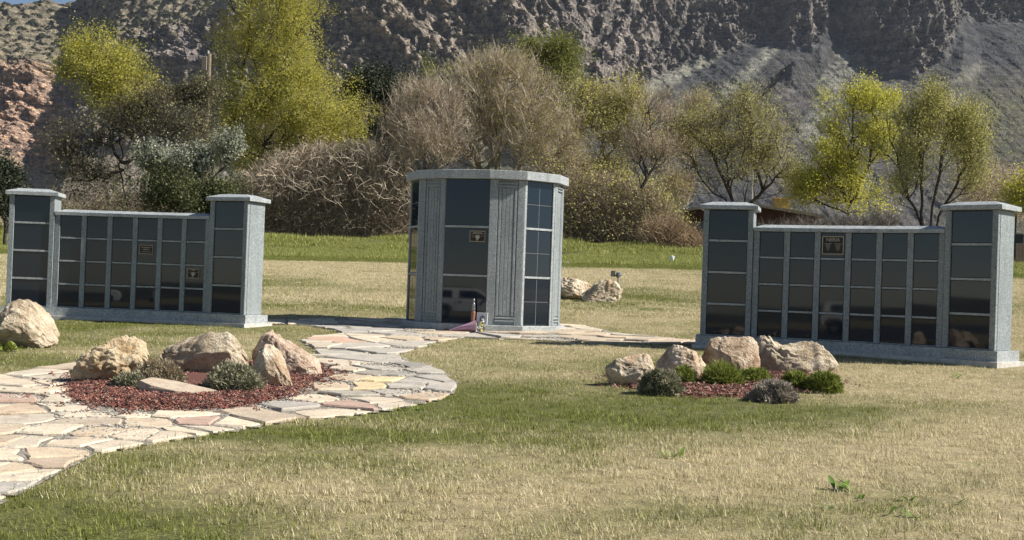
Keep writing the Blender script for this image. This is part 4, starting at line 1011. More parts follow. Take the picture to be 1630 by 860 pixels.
L_tanbush = leafmat('faded_tan_leaves', (.12, .10, .06), (.30, .25, .16), (.54, .45, .32), .15)
L_dark = leafmat('dark_green_grey_leaves', (.06, .07, .04), (.21, .215, .13), (.56, .50, .36), .15)
L_green = leafmat('fresh_green_leaves', (.05, .08, .015), (.18, .22, .04), (.46, .48, .13), .3)
L_lav = leafmat('lavender_grey_leaves', (.12, .115, .09), (.33, .29, .24), (.62, .53, .44), .15)
SG = 'cushion shrubs in the beds'
shrub('small dark grey-green shrub beside the craggy tan boulder', 176, 240, 584, 621, L_dark, 1, 2600, group=SG)
shrub('faded tan cushion shrub before the broad slab boulder', 205, 306, 563, 617, L_tanbush, 2, 4500, group=SG)
shrub('dense dark green cushion shrub left of the upright pale boulder', 321, 427, 566, 627, L_dark, 3, 5200, group=SG)
shrub('dark grey-green cushion shrub before the boxy pale boulder', 1014, 1088, 577, 626, L_dark, 4, 4200, group=SG)
shrub('yellow-green shrub half hidden behind the dark cushion shrub in the oval bed', 1066, 1108, 574, 612, L_green, 5, 2400, group=SG)
shrub('green tuft with long dry blades before the brown veined boulder', 1122, 1174, 580, 614, L_green, 6, 2800, ln=(.05, .15), group=SG)
shrub('low green shrub between the brown boulder and the widest pale one', 1172, 1228, 577, 611, L_green, 7, 2600, group=SG)
shrub('lavender-grey cushion shrub at the front of the oval bed', 1188, 1270, 595, 637, L_lav, 8, 4400, group=SG)
shrub('bright green shrub second from the right in the oval bed', 1238, 1288, 582, 617, L_green, 9, 2600, group=SG)
shrub('bright green shrub at the right end of the oval bed', 1278, 1341, 582, 622, L_green, 10, 3200, group=SG)

# ------------------------------------------------------------------ broad-leaved weeds
L_weed = leafmat('weed_leaves', (.07, .14, .02), (.14, .24, .04), (.26, .36, .08), .35)
def weed(label, px, py, size, n, seed, mat=None, upright=.9):
    rg = np.random.default_rng(seed); p = at(px, py); V = []; T = []; A = []; size *= 1.5 if size < .15 else 1.1
    for k in range(n):
        a = rg.uniform(0, 6.28); L = size*rg.uniform(.6, 1.1); w_ = L*rg.uniform(.16, .24); up = rg.uniform(.4, 1.0)*upright
        d = np.array([math.cos(a), math.sin(a)]); s = np.array([-d[1], d[0]]); o = rg.normal(0, size*.25, 2); b = len(V); tn = rg.random()
        for i, f in enumerate((0, .3, .6, .85, 1)):
            c = o+d*L*f*(1-.35*up); z = L*up*(f-.35*f*f)
            wv = w_*[.15, .8, 1, .6, 0][i]*.5
            V += [(*(c-s*wv), z+wv*.3), (*c, z), (*(c+s*wv), z+wv*.3)]; A += [tn]*3
        for i in range(4):
            q = b+i*3; T += [(q, q+1, q+4), (q, q+4, q+3), (q+1, q+2, q+5), (q+1, q+5, q+4)]
    o = mesh_np('weed', np.array(V), np.array(T), mat or L_weed, attrs={'rnd': ('FLOAT', A)}, smooth=True); o.location = p+np.array([0, 0, -.003])
    return tag(o, label, 'weed', 'broad-leaved weeds in the lawn')
weed('largest leafy green weed in the straw-coloured grass at lower right', 1350, 782, .10, 7, 1)
weed('small yellow-green weed just below and left of the largest weed', 1318, 812, .05, 4, 2)
weed('small weed sprig just right of the largest weed', 1366, 795, .05, 5, 3)
weed('flat green weed in the open lawn below the oval bed', 1070, 730, .075, 7, 4)
weed('three-leaved dark weed on the lawn before the right end of the right wall', 1517, 602, .085, 4, 5)
weed('small green weed near the lower right edge of the lawn', 1552, 742, .05, 4, 6)
weed('narrow upright weed right of the lower right weeds cluster', 1446, 795, .06, 4, 7)
weed('low green weed at the bottom of the lower right cluster', 1463, 826, .05, 6, 8)
weed('weed sprig lowest of the ones in the lower right cluster', 1420, 820, .06, 4, 9)
weed('thin weed leaves lying in the bare straw at bottom right', 1528, 802, .05, 4, 10)
weed('small weed on the shaded green turf above the flat green weed', 1186, 664, .04, 4, 11)
weed('yellow-green weed at the lower edge of the flagstone path bulge', 660, 653, .05, 6, 12)
weed('bushy fresh green plant at the left frame edge beside the big round boulder', 6, 560, .17, 26, 13, L_green, 1.1)

# ------------------------------------------------------------------ lawn grass
def tuft(name, n, rad, h, wd, seed):
    rg = np.random.default_rng(seed); r = rad*np.sqrt(rg.random(n)); a = rg.uniform(0, 6.28, n); base = np.stack([r*np.cos(a), r*np.sin(a), np.full(n, -.004)], 1)
    L = h*rg.uniform(.55, 1.25, n); ta = rg.uniform(0, 6.28, n); tl = np.abs(rg.normal(.62, .38, n)); d = np.stack([np.cos(ta)*np.sin(tl), np.sin(ta)*np.sin(tl), np.cos(tl)], 1)
    side = np.stack([-np.sin(ta), np.cos(ta), np.zeros(n)], 1); w_ = wd*rg.uniform(.6, 1.2, n)[:, None]
    V = np.stack([base-side*w_/2, base+side*w_/2, base+d*L[:, None]], 1).reshape(-1, 3); T = np.arange(3*n).reshape(-1, 3)
    rnd = np.clip(rg.normal(.8 if h > .1 else .5, .27, n), 0, 1); mixr = rg.random(n)
    return mesh_np(name, V, T, M['blade'], link=False, attrs={'rnd': ('FLOAT', np.repeat(rnd, 3)), 'mixer': ('FLOAT', np.repeat(mixr, 3))})
def lawn():
    rg = np.random.default_rng(99); zones = []
    def zone(y0, y1, dens, size):
        nA = int(dens*(.46*(y1*y1-y0*y0)+1.2*(y1-y0))); y = np.sqrt(rg.uniform(y0*y0, y1*y1, nA)); x = rg.uniform(-1, 1, nA)*(.46*y+.6)
        return x, y
    def keep(x, y, m=.01):
        p = np.stack([x, y], 1); k = np.ones(len(x), bool)
        near = y < 30
        ip = in_poly(p, PATH2) & (poly_dist(p, PATH2) > m+.012*rg.random(len(x))); k &= ~ip
        for b, e_ in ((BED1, .07), (BED2, .30)): k &= ~(in_poly(p, b) & (poly_dist(p, b) > .03+e_*rg.random(len(x))**2))
        c = np.hypot(x+.40, y-18.3); k &= c > 1.15
        for (X, Y, th) in ((-5.2137, 17.318, 6.2459), (3.9049, 14.6341, 29.5956)):
            t = R(th); dx, dy = x-X, y-Y; u = dx*math.cos(t)-dy*math.sin(t); d = dx*math.sin(t)+dy*math.cos(t)
            arc = (np.cos(.183*u)-1)/.183; k &= ~((np.abs(u) < 1.95) & (d-arc > -.125) & (d-arc < .52))
        return k
    big = [tuft('grass_tuft', 34, .085, .044, .0050, 60+i) for i in range(4)]; x, y = zone(4.0, 9.5, 45, 1); k = keep(x, y, .03); x, y = x[k], y[k]
    scatter('grass', np.c_[x, y, ground(x, y)], rg.uniform(0, 6.28, len(x)), rg.uniform(.6, 1.25, len(x))*(1+.3*pnoise(x*3, y*3)), rg.integers(0, 4, len(x)), big, attrs={'green': lawn_green(x, y)+rg.normal(0, .2, len(x))}, label='longer grass blades in the nearest part of the lawn', cat='grass', kind='stuff')
    fine = [tuft('grass_tuft', 42, .075, .032, .0040, i) for i in range(5)]
    x, y = zone(4.2, 21, 115, 1); k = keep(x, y); x, y = x[k], y[k]
    scatter('grass', np.c_[x, y, ground(x, y)], rg.uniform(0, 6.28, len(x)), rg.uniform(.75, 1.25, len(x))*(1+.12*pnoise(x*2, y*2)), rg.integers(0, 5, len(x)), fine, attrs={'green': lawn_green(x, y)+rg.normal(0, .10, len(x))}, label='short lawn grass, part green and part dormant straw, around the path and monuments', cat='grass', kind='stuff')
    n1 = len(x)
    mid = [tuft('grass_tuft', 110, .22, .045, .009, 20+i) for i in range(4)]
    x, y = zone(20.6, 48, 20, 1); k = keep(x, y); x, y = x[k], y[k]
    scatter('grass', np.c_[x, y, ground(x, y)], rg.uniform(0, 6.28, len(x)), rg.uniform(.7, 1.2, len(x)), rg.integers(0, 4, len(x)), mid, attrs={'green': lawn_green(x, y)+rg.normal(0, .10, len(x))}, label='lawn grass behind the monuments, straw-coloured then green towards the bank', cat='grass', kind='stuff')
    far = [tuft('grass_tuft', 100, .35, .13, .020, 40+i) for i in range(4)]
    x, y = zone(46, 67, 12, 1); bk = .7+.7*np.exp(-((y-61)/3.5)**2)
    scatter('grass', np.c_[x, y, ground(x, y)], rg.uniform(0, 6.28, len(x)), bk*rg.uniform(.4, 1.5, len(x))*np.clip(1+1.1*pnoise(x*.35, y*.35), .3, 2), rg.integers(0, 4, len(x)), far, attrs={'green': lawn_green(x, y)*.8+.1+rg.normal(0, .15, len(x))}, label='longer bright green grass on the low bank before the thicket', cat='grass', kind='stuff')
    print('grass tufts', n1, len(x))
lawn()

# ------------------------------------------------------------------ trees
def barkmat(name, col, var=.35): return plain(name, col, .95, var=var, scale=4, bmp=.5)
BK = {'dark': barkmat('dark_bark_wet', (.06, .048, .038)), 'grey': barkmat('grey_bark', (.17, .145, .12)), 'tan': barkmat('tan_twigs', (.45, .375, .29)), 'brown': barkmat('brown_twigs', (.24, .19, .135)), 'pale': barkmat('pale_twigs', (.50, .42, .32)),
      'olive': barkmat('olive_twigs', (.24, .23, .09)), 'orange': barkmat('orange_brown_twigs', (.30, .215, .13))}
def tubes(P0, P1, R0, R1, n):
    m = len(P0)
    if m == 0: return np.zeros((0, 3)), np.zeros((0, 4), int)
    d = P1-P0; d /= np.linalg.norm(d, axis=1)[:, None]+1e-9; ref = np.where(np.abs(d[:, 2:3]) > .9, np.array([[1., 0, 0]]), np.array([[0, 0, 1.]]))
    a = np.cross(d, ref); a /= np.linalg.norm(a, axis=1)[:, None]; b = np.cross(d, a)
    th = np.arange(n)*2*math.pi/n; ring = a[:, None]*np.cos(th)[None, :, None]+b[:, None]*np.sin(th)[None, :, None]
    V = np.concatenate([P0[:, None]+ring*R0[:, None, None], P1[:, None]+ring*R1[:, None, None]], 1).reshape(-1, 3)
    k = np.arange(m)[:, None]*2*n; i = np.arange(n); j = (i+1) % n
    Q = np.stack([k+i, k+j, k+n+j, k+n+i], 2).reshape(-1, 4); return V, Q
def skeleton(seedpaths, pts, beta, rg):
    """grow a branching tree that reaches every crown point"""
    nodes = []; par = []; plen = []
    for path in seedpaths:
        prev = -1
        for k, p in enumerate(path):
            p = np.array(p, float)
            if k == 0 and nodes and np.linalg.norm(p-nodes[0]) < 1e-6: prev = 0; continue
            if prev < 0 and len(nodes):           # attach to nearest
                prev = int(np.argmin([np.linalg.norm(p-q) for q in nodes])) if k else -1
            nodes.append(p); par.append(prev); plen.append(0 if prev < 0 else plen[prev]+np.linalg.norm(p-nodes[prev])); prev = len(nodes)-1
    ns = len(nodes); N_ = ns+len(pts); P = np.zeros((N_, 3)); P[:ns] = nodes; L = np.zeros(N_); L[:ns] = plen; pa = np.full(N_, -1); pa[:ns] = par
    root = P[0]; order = np.argsort(np.min(np.linalg.norm(pts[:, None]-P[None, :ns], axis=2), axis=1)); cnt = ns
    for i in order:
        q = pts[i]; d = np.linalg.norm(P[:cnt]-q, axis=1); up = np.maximum(P[:cnt, 2]-q[2], 0)
        j = int(np.argmin(d+beta*L[:cnt]+.5*up)); P[cnt] = q; pa[cnt] = j; L[cnt] = L[j]+d[j]; cnt += 1
    return P, pa, ns
def blob_pts(blobs, n, rg, shell=.35):
    """points in a union of ellipsoids (cx,cy,cz,rx,ry,rz,weight)"""
    w_ = np.array([b[6] for b in blobs]); w_ = w_/w_.sum(); out = []
    for b, c in zip(blobs, (w_*n).astype(int)):
        v = rg.normal(size=(c, 3)); v /= np.linalg.norm(v, axis=1)[:, None]; r = rg.random(c)**shell; out.append(np.array(b[:3])+v*r[:, None]*np.array(b[3:6])*(1+.26*rg.normal(size=(c, 1))))
    return np.concatenate(out)
def tree(name, label, cat, D, base_px, trunks, blobs, bark, leaf=None, npts=700, beta=.25, tw=3, twl=(.5, 1.1), twup=.3, nleaf=20000, lsize=.12, seed=1, rtip=.010, rpow=.43, droop=0., spread=.6, group='trees before the mountain', leafspread=.25, twig_mat=None, gnarl=.0):
    """px blobs: (px,py,rx,ry,w[,depth]) at distance D"""
    rg = np.random.default_rng(seed); s = D/F
    def w3(px, py, dd=0): return at(px, py, D+dd)
    base = w3(*base_px); base[2] = float(ground(base[0], base[1]))-.1
    B = []
    for b in blobs:
        c = w3(b[0], b[1], b[5] if len(b) > 5 else 0); B.append((*c, b[2]*s, max(b[2], b[3])*s*.75, b[3]*s, b[4]))
    pts = blob_pts(B, int(npts*1.7), rg, .5); o_ = seed*7.3; gapn = pnoise(pts[:, 0]*.75+o_, pts[:, 1]*.75, pts[:, 2]*.75)+.5*pnoise(pts[:, 0]*1.9, pts[:, 1]*1.9+o_, pts[:, 2]*1.9); pts = pts[gapn > np.quantile(gapn, .41)]
    tp = []
    for tr in trunks:
        P = [base+np.array([(tr[0][0]-base_px[0])*s if False else 0, 0, 0])] if tr[0] is None else [w3(*tr[0][:2], tr[0][2] if len(tr[0]) > 2 else 0)]
        for q in (tr[1:] if True else tr): P.append(w3(*q[:2], q[2] if len(q) > 2 else 0))
        # smooth wiggle between
        Q = [P[0]]
        for a_, b_ in zip(P[:-1], P[1:]):
            for f in (.33, .66, 1): Q.append(a_+(b_-a_)*f+(rg.normal(size=3)*np.linalg.norm(b_-a_)*.035 if f < 1 else 0))
        tp.append(Q)
    P, pa, ns = skeleton(tp, pts, beta, rg)
    n = len(P); kids = np.zeros(n); isleaf = np.ones(n, bool); isleaf[pa[pa >= 0]] = False
    wgt = np.where(isleaf, 1., 0.)
    # accumulate towards the root (children may come before parents only in the seed part, so sweep by depth)
    depth = np.zeros(n, int)
    for i in range(n): 
        d = 0; j = i
        while pa[j] >= 0 and d < 400: j = pa[j]; d += 1
        depth[i] = d
    for i in np.argsort(-depth):
        if pa[i] >= 0: wgt[pa[i]] += wgt[i]
    rad = rtip*np.maximum(wgt, 1)**rpow
    has = pa >= 0; i1 = np.where(has)[0]; i0 = pa[i1]
    P0, P1, R0, R1 = P[i0], P[i1], np.minimum(rad[i0], rad[i1]*1.6), rad[i1]
    # bend the long segments
    mid = (P0+P1)/2; ln = np.linalg.norm(P1-P0, axis=1); mid = mid+rg.normal(size=mid.shape)*(ln*(.035+gnarl))[:, None]; mid[:, 2] -= ln*.02
    rm = (R0+R1)/2
    A0, A1, B0, B1 = np.concatenate([P0, mid]), np.concatenate([mid, P1]), np.concatenate([R0, rm]), np.concatenate([rm, R1])
    thick = np.maximum(B0, B1) > .035
    V1, Q1 = tubes(A0[thick], A1[thick], B0[thick], B1[thick], 7); V2, Q2 = tubes(A0[~thick], A1[~thick], B0[~thick], B1[~thick], 4)
    root = thing(name, label, cat, base, 0, group)
    mesh_np('trunk', np.concatenate([V1, V2])-base, np.concatenate([Q1, Q2+len(V1)]), BK[bark], parent=root, smooth=True)
    # twigs
    src = np.repeat(np.arange(ns, n), tw); m = len(src); T0 = P[src]; dirp = P[src]-P[pa[src]]; dirp /= np.linalg.norm(dirp, axis=1)[:, None]+1e-9
    td = dirp+rg.normal(size=(m, 3))*spread+np.array([0, 0, twup]); td /= np.linalg.norm(td, axis=1)[:, None]; tl = rg.uniform(*twl, m)
    Tm = T0+td*tl[:, None]*.5+rg.normal(size=(m, 3))*.04; td2 = td+rg.normal(size=(m, 3))*.25-np.array([0, 0, droop]); td2 /= np.linalg.norm(td2, axis=1)[:, None]; T1 = Tm+td2*tl[:, None]*.5
    if droop: T1[:, 2] -= droop*tl*.4
    # side twigs
    sd_ = td+rg.normal(size=(m, 3))*.8; sd_ /= np.linalg.norm(sd_, axis=1)[:, None]; S1 = Tm+sd_*tl[:, None]*.4
    rt = rtip*.8; V, Q = tubes(np.concatenate([T0, Tm, Tm]), np.concatenate([Tm, T1, S1]), np.concatenate([np.full(m, rt), np.full(2*m, rt*.7)]), np.concatenate([np.full(m, rt*.7), np.full(2*m, rt*.3)]), 3)
    mesh_np('twigs', V-base, Q, BK[twig_mat or bark], parent=root)
    if leaf is not None and nleaf:
        nleaf = int(nleaf*1.35)
        k = rg.integers(0, m, nleaf); f = rg.random(nleaf)[:, None]; pick = rg.random(nleaf)[:, None]
        c = np.where(pick < .4, T0[k]*(1-f)+Tm[k]*f, np.where(pick < .75, Tm[k]*(1-f)+T1[k]*f, Tm[k]*(1-f)+S1[k]*f))
        c = c+rg.normal(size=(nleaf, 3))*leafspread; 
        if droop: c[:, 2] -= rg.random(nleaf)**1.5*droop*1.6
        L = lsize*.72*rg.uniform(.5, 1.3, nleaf); u = rg.normal(size=(nleaf, 3)); u[:, 2] = u[:, 2]*.8-(droop*1.5 if droop else 0); u /= np.linalg.norm(u, axis=1)[:, None]; v = np.cross(u, rg.normal(size=(nleaf, 3))); v /= np.linalg.norm(v, axis=1)[:, None]+1e-9
        wv = .30 if droop else .42
        V = np.stack([c-u*L[:, None]*.5, c+v*L[:, None]*wv, c+u*L[:, None]*.5, c-v*L[:, None]*wv], 1).reshape(-1, 3); Q = np.arange(4*nleaf).reshape(-1, 4)
        cl = pnoise(c[:, 0]*.9, c[:, 1]*.9, c[:, 2]*.9); rnd = np.clip(.5+.35*cl+rg.normal(0, .15, nleaf), 0, 1)
        mesh_np('crown', V-base, Q, leaf, parent=root, attrs={'rnd': ('FLOAT', np.repeat(rnd, 4))})
    return root
LW = leafmat('willow_leaves', (.24, .235, .03), (.52, .49, .085), (.78, .71, .26), .48)
LO = leafmat('olive_spring_leaves', (.24, .23, .06), (.49, .46, .14), (.70, .65, .28), .45)
LY = leafmat('yellow_green_leaves', (.30, .30, .03), (.58, .56, .08), (.80, .77, .22), .5)
LG = leafmat('leaf_green', (.08, .10, .02), (.20, .22, .04), (.36, .37, .09), .35)
LD = leafmat('dark_olive_leaves', (.07, .07, .03), (.16, .15, .07), (.30, .27, .13), .25)
LH = leafmat('dull_green_leaves', (.03, .04, .015), (.10, .115, .04), (.22, .23, .10), .3)
LE = leafmat('evergreen_needles', (.012, .018, .010), (.03, .042, .02), (.07, .085, .04), .15)
LS = leafmat('silvery_leaves', (.16, .18, .12), (.36, .38, .28), (.58, .59, .48), .3)
LB = leafmat('brown_buds', (.20, .15, .09), (.38, .29, .19), (.54, .43, .31), .2)

tree('willow_tree', 'tall yellow-green willow left of centre whose crown rises out of the frame', 'tree', 72, (430, 385),
     [[None, (415, 250), (395, 130), (385, 60), (370, -20)], [(415, 250), (430, 160), (440, 60), (450, -60)], [(420, 230), (470, 170), (500, 130), (545, 100)], [(430, 160), (470, 60), (510, 10)]],
     [(420, -40, 90, 90, 1.3), (400, 70, 62, 60, .9), (450, 60, 50, 70, 1.), (420, 170, 90, 65, 1.5), (500, 180, 78, 60, 1.4, -1), (380, 190, 40, 80, .5, 1), (525, 205, 50, 45, .8, -2), (480, 120, 55, 40, .7), (455, -10, 60, 50, .6), (420, 240, 80, 40, .7), (470, 20, 34, 26, .4)],
     'dark', LW, npts=1500, tw=3, nleaf=100000, lsize=.12, seed=3, droop=.35, leafspread=.22, beta=.3, rtip=.014, twig_mat='olive')
tree('leaning_tree', 'leaning tree at far left with a yellow-green top over a dark bare limb', 'tree', 64, (215, 330),
     [[(208, 340), (205, 230), (196, 200), (170, 165), (150, 140)], [(208, 330), (230, 250), (192, 172)], [(192, 180), (230, 120)]],
     [(128, 84, 22, 24, .45), (160, 78, 28, 22, .5), (150, 108, 40, 26, .8), (185, 120, 38, 34, .8), (205, 100, 16, 14, .15), (220, 132, 22, 18, .3), (165, 150, 38, 20, .4), (215, 165, 28, 24, .3), (105, 118, 13, 8, .12), (190, 180, 40, 20, .25)],
     'dark', LW, npts=420, tw=3, nleaf=20000, lsize=.11, twig_mat='olive', seed=5, leafspread=.25, rtip=.012)
tree('gnarled_tree', 'dark gnarled tree with sparse olive leaves on drooping limbs behind the left wall', 'tree', 62, (195, 335),
     [[(192, 345), (196, 250), (190, 200)], [(160, 345), (185, 305), (232, 262), (210, 240)], [(196, 270), (150, 285), (100, 290)], [(236, 262), (236, 300), (222, 330)], [(196, 260), (250, 230), (300, 200)]],
     [(130, 235, 60, 35, 1.), (150, 280, 70, 25, .8), (230, 215, 60, 40, 1.), (285, 200, 45, 50, .8), (200, 190, 60, 20, .5), (240, 165, 45, 30, .4)],
     'dark', LD, npts=800, tw=3, nleaf=8500, lsize=.13, seed=6, leafspread=.25, gnarl=.08, rtip=.011, twup=-.1)
tree('ivy_snag', 'dark ivy-hung dead trunk with bare arching limbs beside the pole', 'tree', 66, (322, 335),
     [[(322, 345), (320, 250), (322, 140)], [(322, 140), (290, 135), (255, 160), (245, 180)], [(320, 210), (330, 170), (322, 140)]],
     [(318, 190, 14, 70, 1.2), (320, 140, 28, 10, .5), (285, 150, 35, 18, .4), (318, 250, 18, 40, .6)],
     'dark', LD, npts=420, tw=4, twl=(.3, .9), nleaf=9000, lsize=.12, seed=8, twup=-.5, leafspread=.18)
tree('silverleaf_shrub', 'pale silver-leaved upright shrub behind the left wall', 'shrub', 58, (290, 340),
     [[None, (285, 300), (275, 250)], [(290, 330), (320, 280)], [(290, 330), (240, 290)], [(290, 330), (365, 260)]],
     [(275, 270, 50, 32, 1.), (240, 265, 25, 30, .4), (310, 265, 30, 28, .6), (366, 245, 22, 28, .4), (380, 270, 28, 25, .3)],
     'dark', LS, npts=420, tw=3, twl=(.5, 1.0), twup=1.6, spread=.25, nleaf=12000, lsize=.13, seed=9, leafspread=.09, group='shrubs before the mountain')
tree('holly_shrub', 'dark green dense shrub below the silver-leaved one behind the left wall', 'shrub', 57, (290, 345),
     [[None, (290, 320)]], [(285, 312, 75, 32, 1.), (270, 285, 40, 20, .4), (350, 320, 30, 25, .4)], 'dark', LH, npts=350, tw=3, twl=(.3, .7), nleaf=13000, lsize=.14, seed=10, leafspread=.2, group='shrubs before the mountain')
tree('evergreen_tree', 'dark evergreen tree between the willow and the bare trees', 'tree', 82, (605, 380),
     [[None, (605, 250), (605, 160)]], [(600, 160, 52, 38, 1.3), (620, 200, 40, 50, .9), (575, 190, 28, 40, .5), (580, 140, 22, 18, .3), (640, 150, 26, 25, .3)], 'dark', LE, npts=600, tw=3, twl=(.4, .9), nleaf=34000, lsize=.20, seed=11, leafspread=.28)
tree('bare_tree', 'pale bare twiggy tree just left of the mausoleum roof', 'tree', 66, (640, 385),
     [[None, (650, 320), (655, 260)], [(645, 340), (615, 260), (600, 210)], [(650, 330), (690, 250), (700, 200)]],
     [(650, 220, 60, 50, 1.), (610, 250, 30, 45, .5), (700, 220, 45, 60, .9), (680, 165, 50, 30, .5), (600, 290, 30, 30, .3)],
     'grey', LB, npts=850, tw=4, twl=(.6, 1.5), twup=1.1, spread=.4, nleaf=7000, lsize=.09, seed=12, rtip=.012, beta=.4, twig_mat='pale')
tree('bare_tree', 'big tan leafless tree spreading behind the mausoleum', 'tree', 68, (800, 390),
     [[None, (795, 320), (790, 250), (780, 190)], [(797, 330), (830, 260), (850, 200)], [(795, 320), (755, 250), (740, 200)], [(797, 340), (860, 270), (920, 215), (935, 208)]],
     [(800, 175, 70, 55, 1.5), (760, 150, 50, 40, .8), (850, 170, 60, 55, 1.), (735, 220, 45, 60, .8), (830, 240, 90, 45, 1.), (900, 240, 35, 60, .6), (800, 115, 50, 30, .5)],
     'brown', LO, npts=1300, tw=4, twl=(.6, 1.5), twup=1.0, spread=.4, nleaf=15000, lsize=.09, seed=13, rtip=.013, beta=.4, twig_mat='tan')
tree('tall_green_tree', 'green-topped tree rising behind the tan leafless tree', 'tree', 84, (880, 390),
     [[None, (880, 250), (870, 140), (865, 90)], [(880, 200), (905, 120)]],
     [(878, 80, 45, 26, 1.), (850, 95, 28, 22, .5), (900, 115, 35, 30, .6), (880, 150, 45, 35, .5), (700, 118, 40, 18, .3), (650, 150, 25, 12, .2)],
     'brown', LG, npts=420, tw=3, nleaf=15000, lsize=.16, seed=14)
tree('olive_leaved_tree', 'broad olive-leaved tree right of the mausoleum', 'tree', 70, (975, 390),
     [[None, (975, 300), (960, 220)], [(975, 330), (1000, 260)], [(975, 320), (930, 260)]],
     [(955, 215, 50, 60, 1.3), (985, 160, 45, 35, .9), (940, 150, 28, 25, .4), (1010, 210, 35, 60, .8), (960, 290, 60, 40, .8), (925, 200, 25, 50, .4), (1000, 320, 50, 35, .5)],
     'brown', LO, npts=800, tw=4, nleaf=19000, lsize=.13, seed=15, twup=.9, spread=.4)
tree('young_bare_tree', 'slim young tree with a single dark trunk and reddish bare twigs near the house', 'tree', 56, (1021, 392),
     [[None, (1020, 340), (1022, 280), (1025, 220), (1030, 170)], [(1021, 300), (1045, 255)]],
     [(1028, 215, 30, 50, 1.), (1048, 185, 24, 40, .6), (1015, 240, 22, 30, .4), (1055, 240, 24, 35, .4)],
     'dark', LB, npts=300, tw=4, twl=(.4, .9), twup=.9, spread=.35, nleaf=3500, lsize=.08, seed=16, rtip=.009, beta=.6, twig_mat='tan')
tree('maple_tree', 'round-headed tree with dark spreading limbs and small leaves behind the house', 'tree', 74, (1170, 385),
     [[(1168, 390), (1166, 330), (1165, 270), (1160, 230)], [(1184, 390), (1185, 320), (1192, 260), (1200, 210)], [(1166, 330), (1120, 290), (1100, 250)], [(1185, 330), (1230, 290), (1250, 260)], [(1170, 330), (1140, 260), (1130, 220)]],
     [(1165, 210, 75, 50, 1.5), (1130, 250, 55, 50, 1.), (1220, 240, 50, 45, 1.), (1190, 175, 50, 30, .6), (1100, 210, 35, 45, .6), (1250, 280, 25, 30, .3), (1190, 270, 70, 40, .6), (1185, 155, 18, 10, .1)],
     'dark', LO, npts=800, tw=3, twl=(.5, 1.2), nleaf=21000, lsize=.10, twig_mat='grey', seed=17, twup=.6, rtip=.012, beta=.5, leafspread=.3)
tree('bare_tree', 'reddish-tan bare tree with upright twigs left of the round-headed tree', 'tree', 78, (1085, 385),
     [[None, (1085, 300), (1090, 240)], [(1085, 330), (1060, 250)], [(1085, 330), (1110, 260)]],
     [(1090, 215, 34, 50, 1.), (1062, 240, 34, 50, .8), (1112, 180, 24, 28, .5), (1075, 300, 40, 35, .6)],
     'brown', LO, npts=620, tw=4, twl=(.6, 1.4), twup=1.2, spread=.35, nleaf=6000, lsize=.11, seed=24, rtip=.012, twig_mat='tan')
tree('bare_tree', 'low spreading bare tree filling the gap right behind the mausoleum roof corner', 'tree', 76, (905, 385),
     [[None, (905, 310), (900, 260)]],
     [(905, 270, 60, 50, 1.), (870, 230, 40, 50, .8), (940, 310, 50, 40, .7)],
     'brown', LO, npts=560, tw=4, twl=(.6, 1.4), twup=1.0, spread=.4, nleaf=6000, lsize=.11, seed=25, rtip=.012, twig_mat='tan')
tree('elm_tree', 'bright yellow-green tree with open dark branches right of the house chimney', 'tree', 70, (1350, 370),
     [[(1345, 385), (1350, 320), (1355, 230), (1362, 160)], [(1350, 330), (1385, 260), (1395, 190)], [(1350, 320), (1310, 270), (1290, 240)], [(1348, 340), (1300, 320), (1275, 310)]],
     [(1375, 160, 42, 24, .8), (1345, 200, 45, 35, .7), (1395, 220, 40, 50, .9), (1330, 270, 55, 50, 1.3), (1290, 300, 34, 30, .7), (1370, 310, 60, 32, .9), (1322, 152, 10, 10, .12), (1415, 165, 18, 14, .2)],
     'dark', LY, npts=520, tw=3, nleaf=28000, lsize=.12, twig_mat='olive', seed=18, leafspread=.2, rtip=.013, beta=.45)
tree('vase_tree', 'olive-yellow vase-shaped tree with several slim stems behind the right wall', 'tree', 66, (1475, 372),
     [[(1470, 385), (1468, 320), (1465, 240), (1460, 180)], [(1472, 385), (1490, 300), (1505, 220), (1510, 180)], [(1475, 380), (1520, 300), (1545, 240)], [(1470, 370), (1435, 290), (1420, 230)]],
     [(1470, 195, 50, 35, 1.), (1520, 205, 42, 40, .9), (1430, 230, 35, 45, .7), (1490, 250, 70, 45, 1.), (1550, 240, 28, 35, .4), (1445, 300, 30, 35, .4), (1540, 290, 30, 30, .3), (1480, 165, 30, 20, .3)],
     'dark', LO, npts=650, tw=4, twl=(.6, 1.4), nleaf=23000, lsize=.10, twig_mat='olive', seed=19, twup=1.3, spread=.28, rtip=.011, beta=.5, leafspread=.3)
tree('roadside_tree', 'yellow-green leafy tree cut by the right edge of the frame', 'tree', 60, (1650, 370), [[None, (1650, 320)]], [(1640, 308, 32, 22, 1.), (1670, 290, 30, 30, .8)], 'brown', LY, npts=240, tw=3, nleaf=7000, lsize=.13, seed=20)
tree('juniper_shrub', 'dark evergreen shrub at the far left edge behind the left wall', 'shrub', 50, (8, 400), [[None, (5, 300)]], [(2, 305, 26, 45, 1.), (-14, 280, 24, 35, .7), (12, 330, 14, 30, .3)], 'dark', LE, npts=320, tw=3, twl=(.2, .5), nleaf=15000, lsize=.12, seed=21, leafspread=.16, group='shrubs before the mountain')
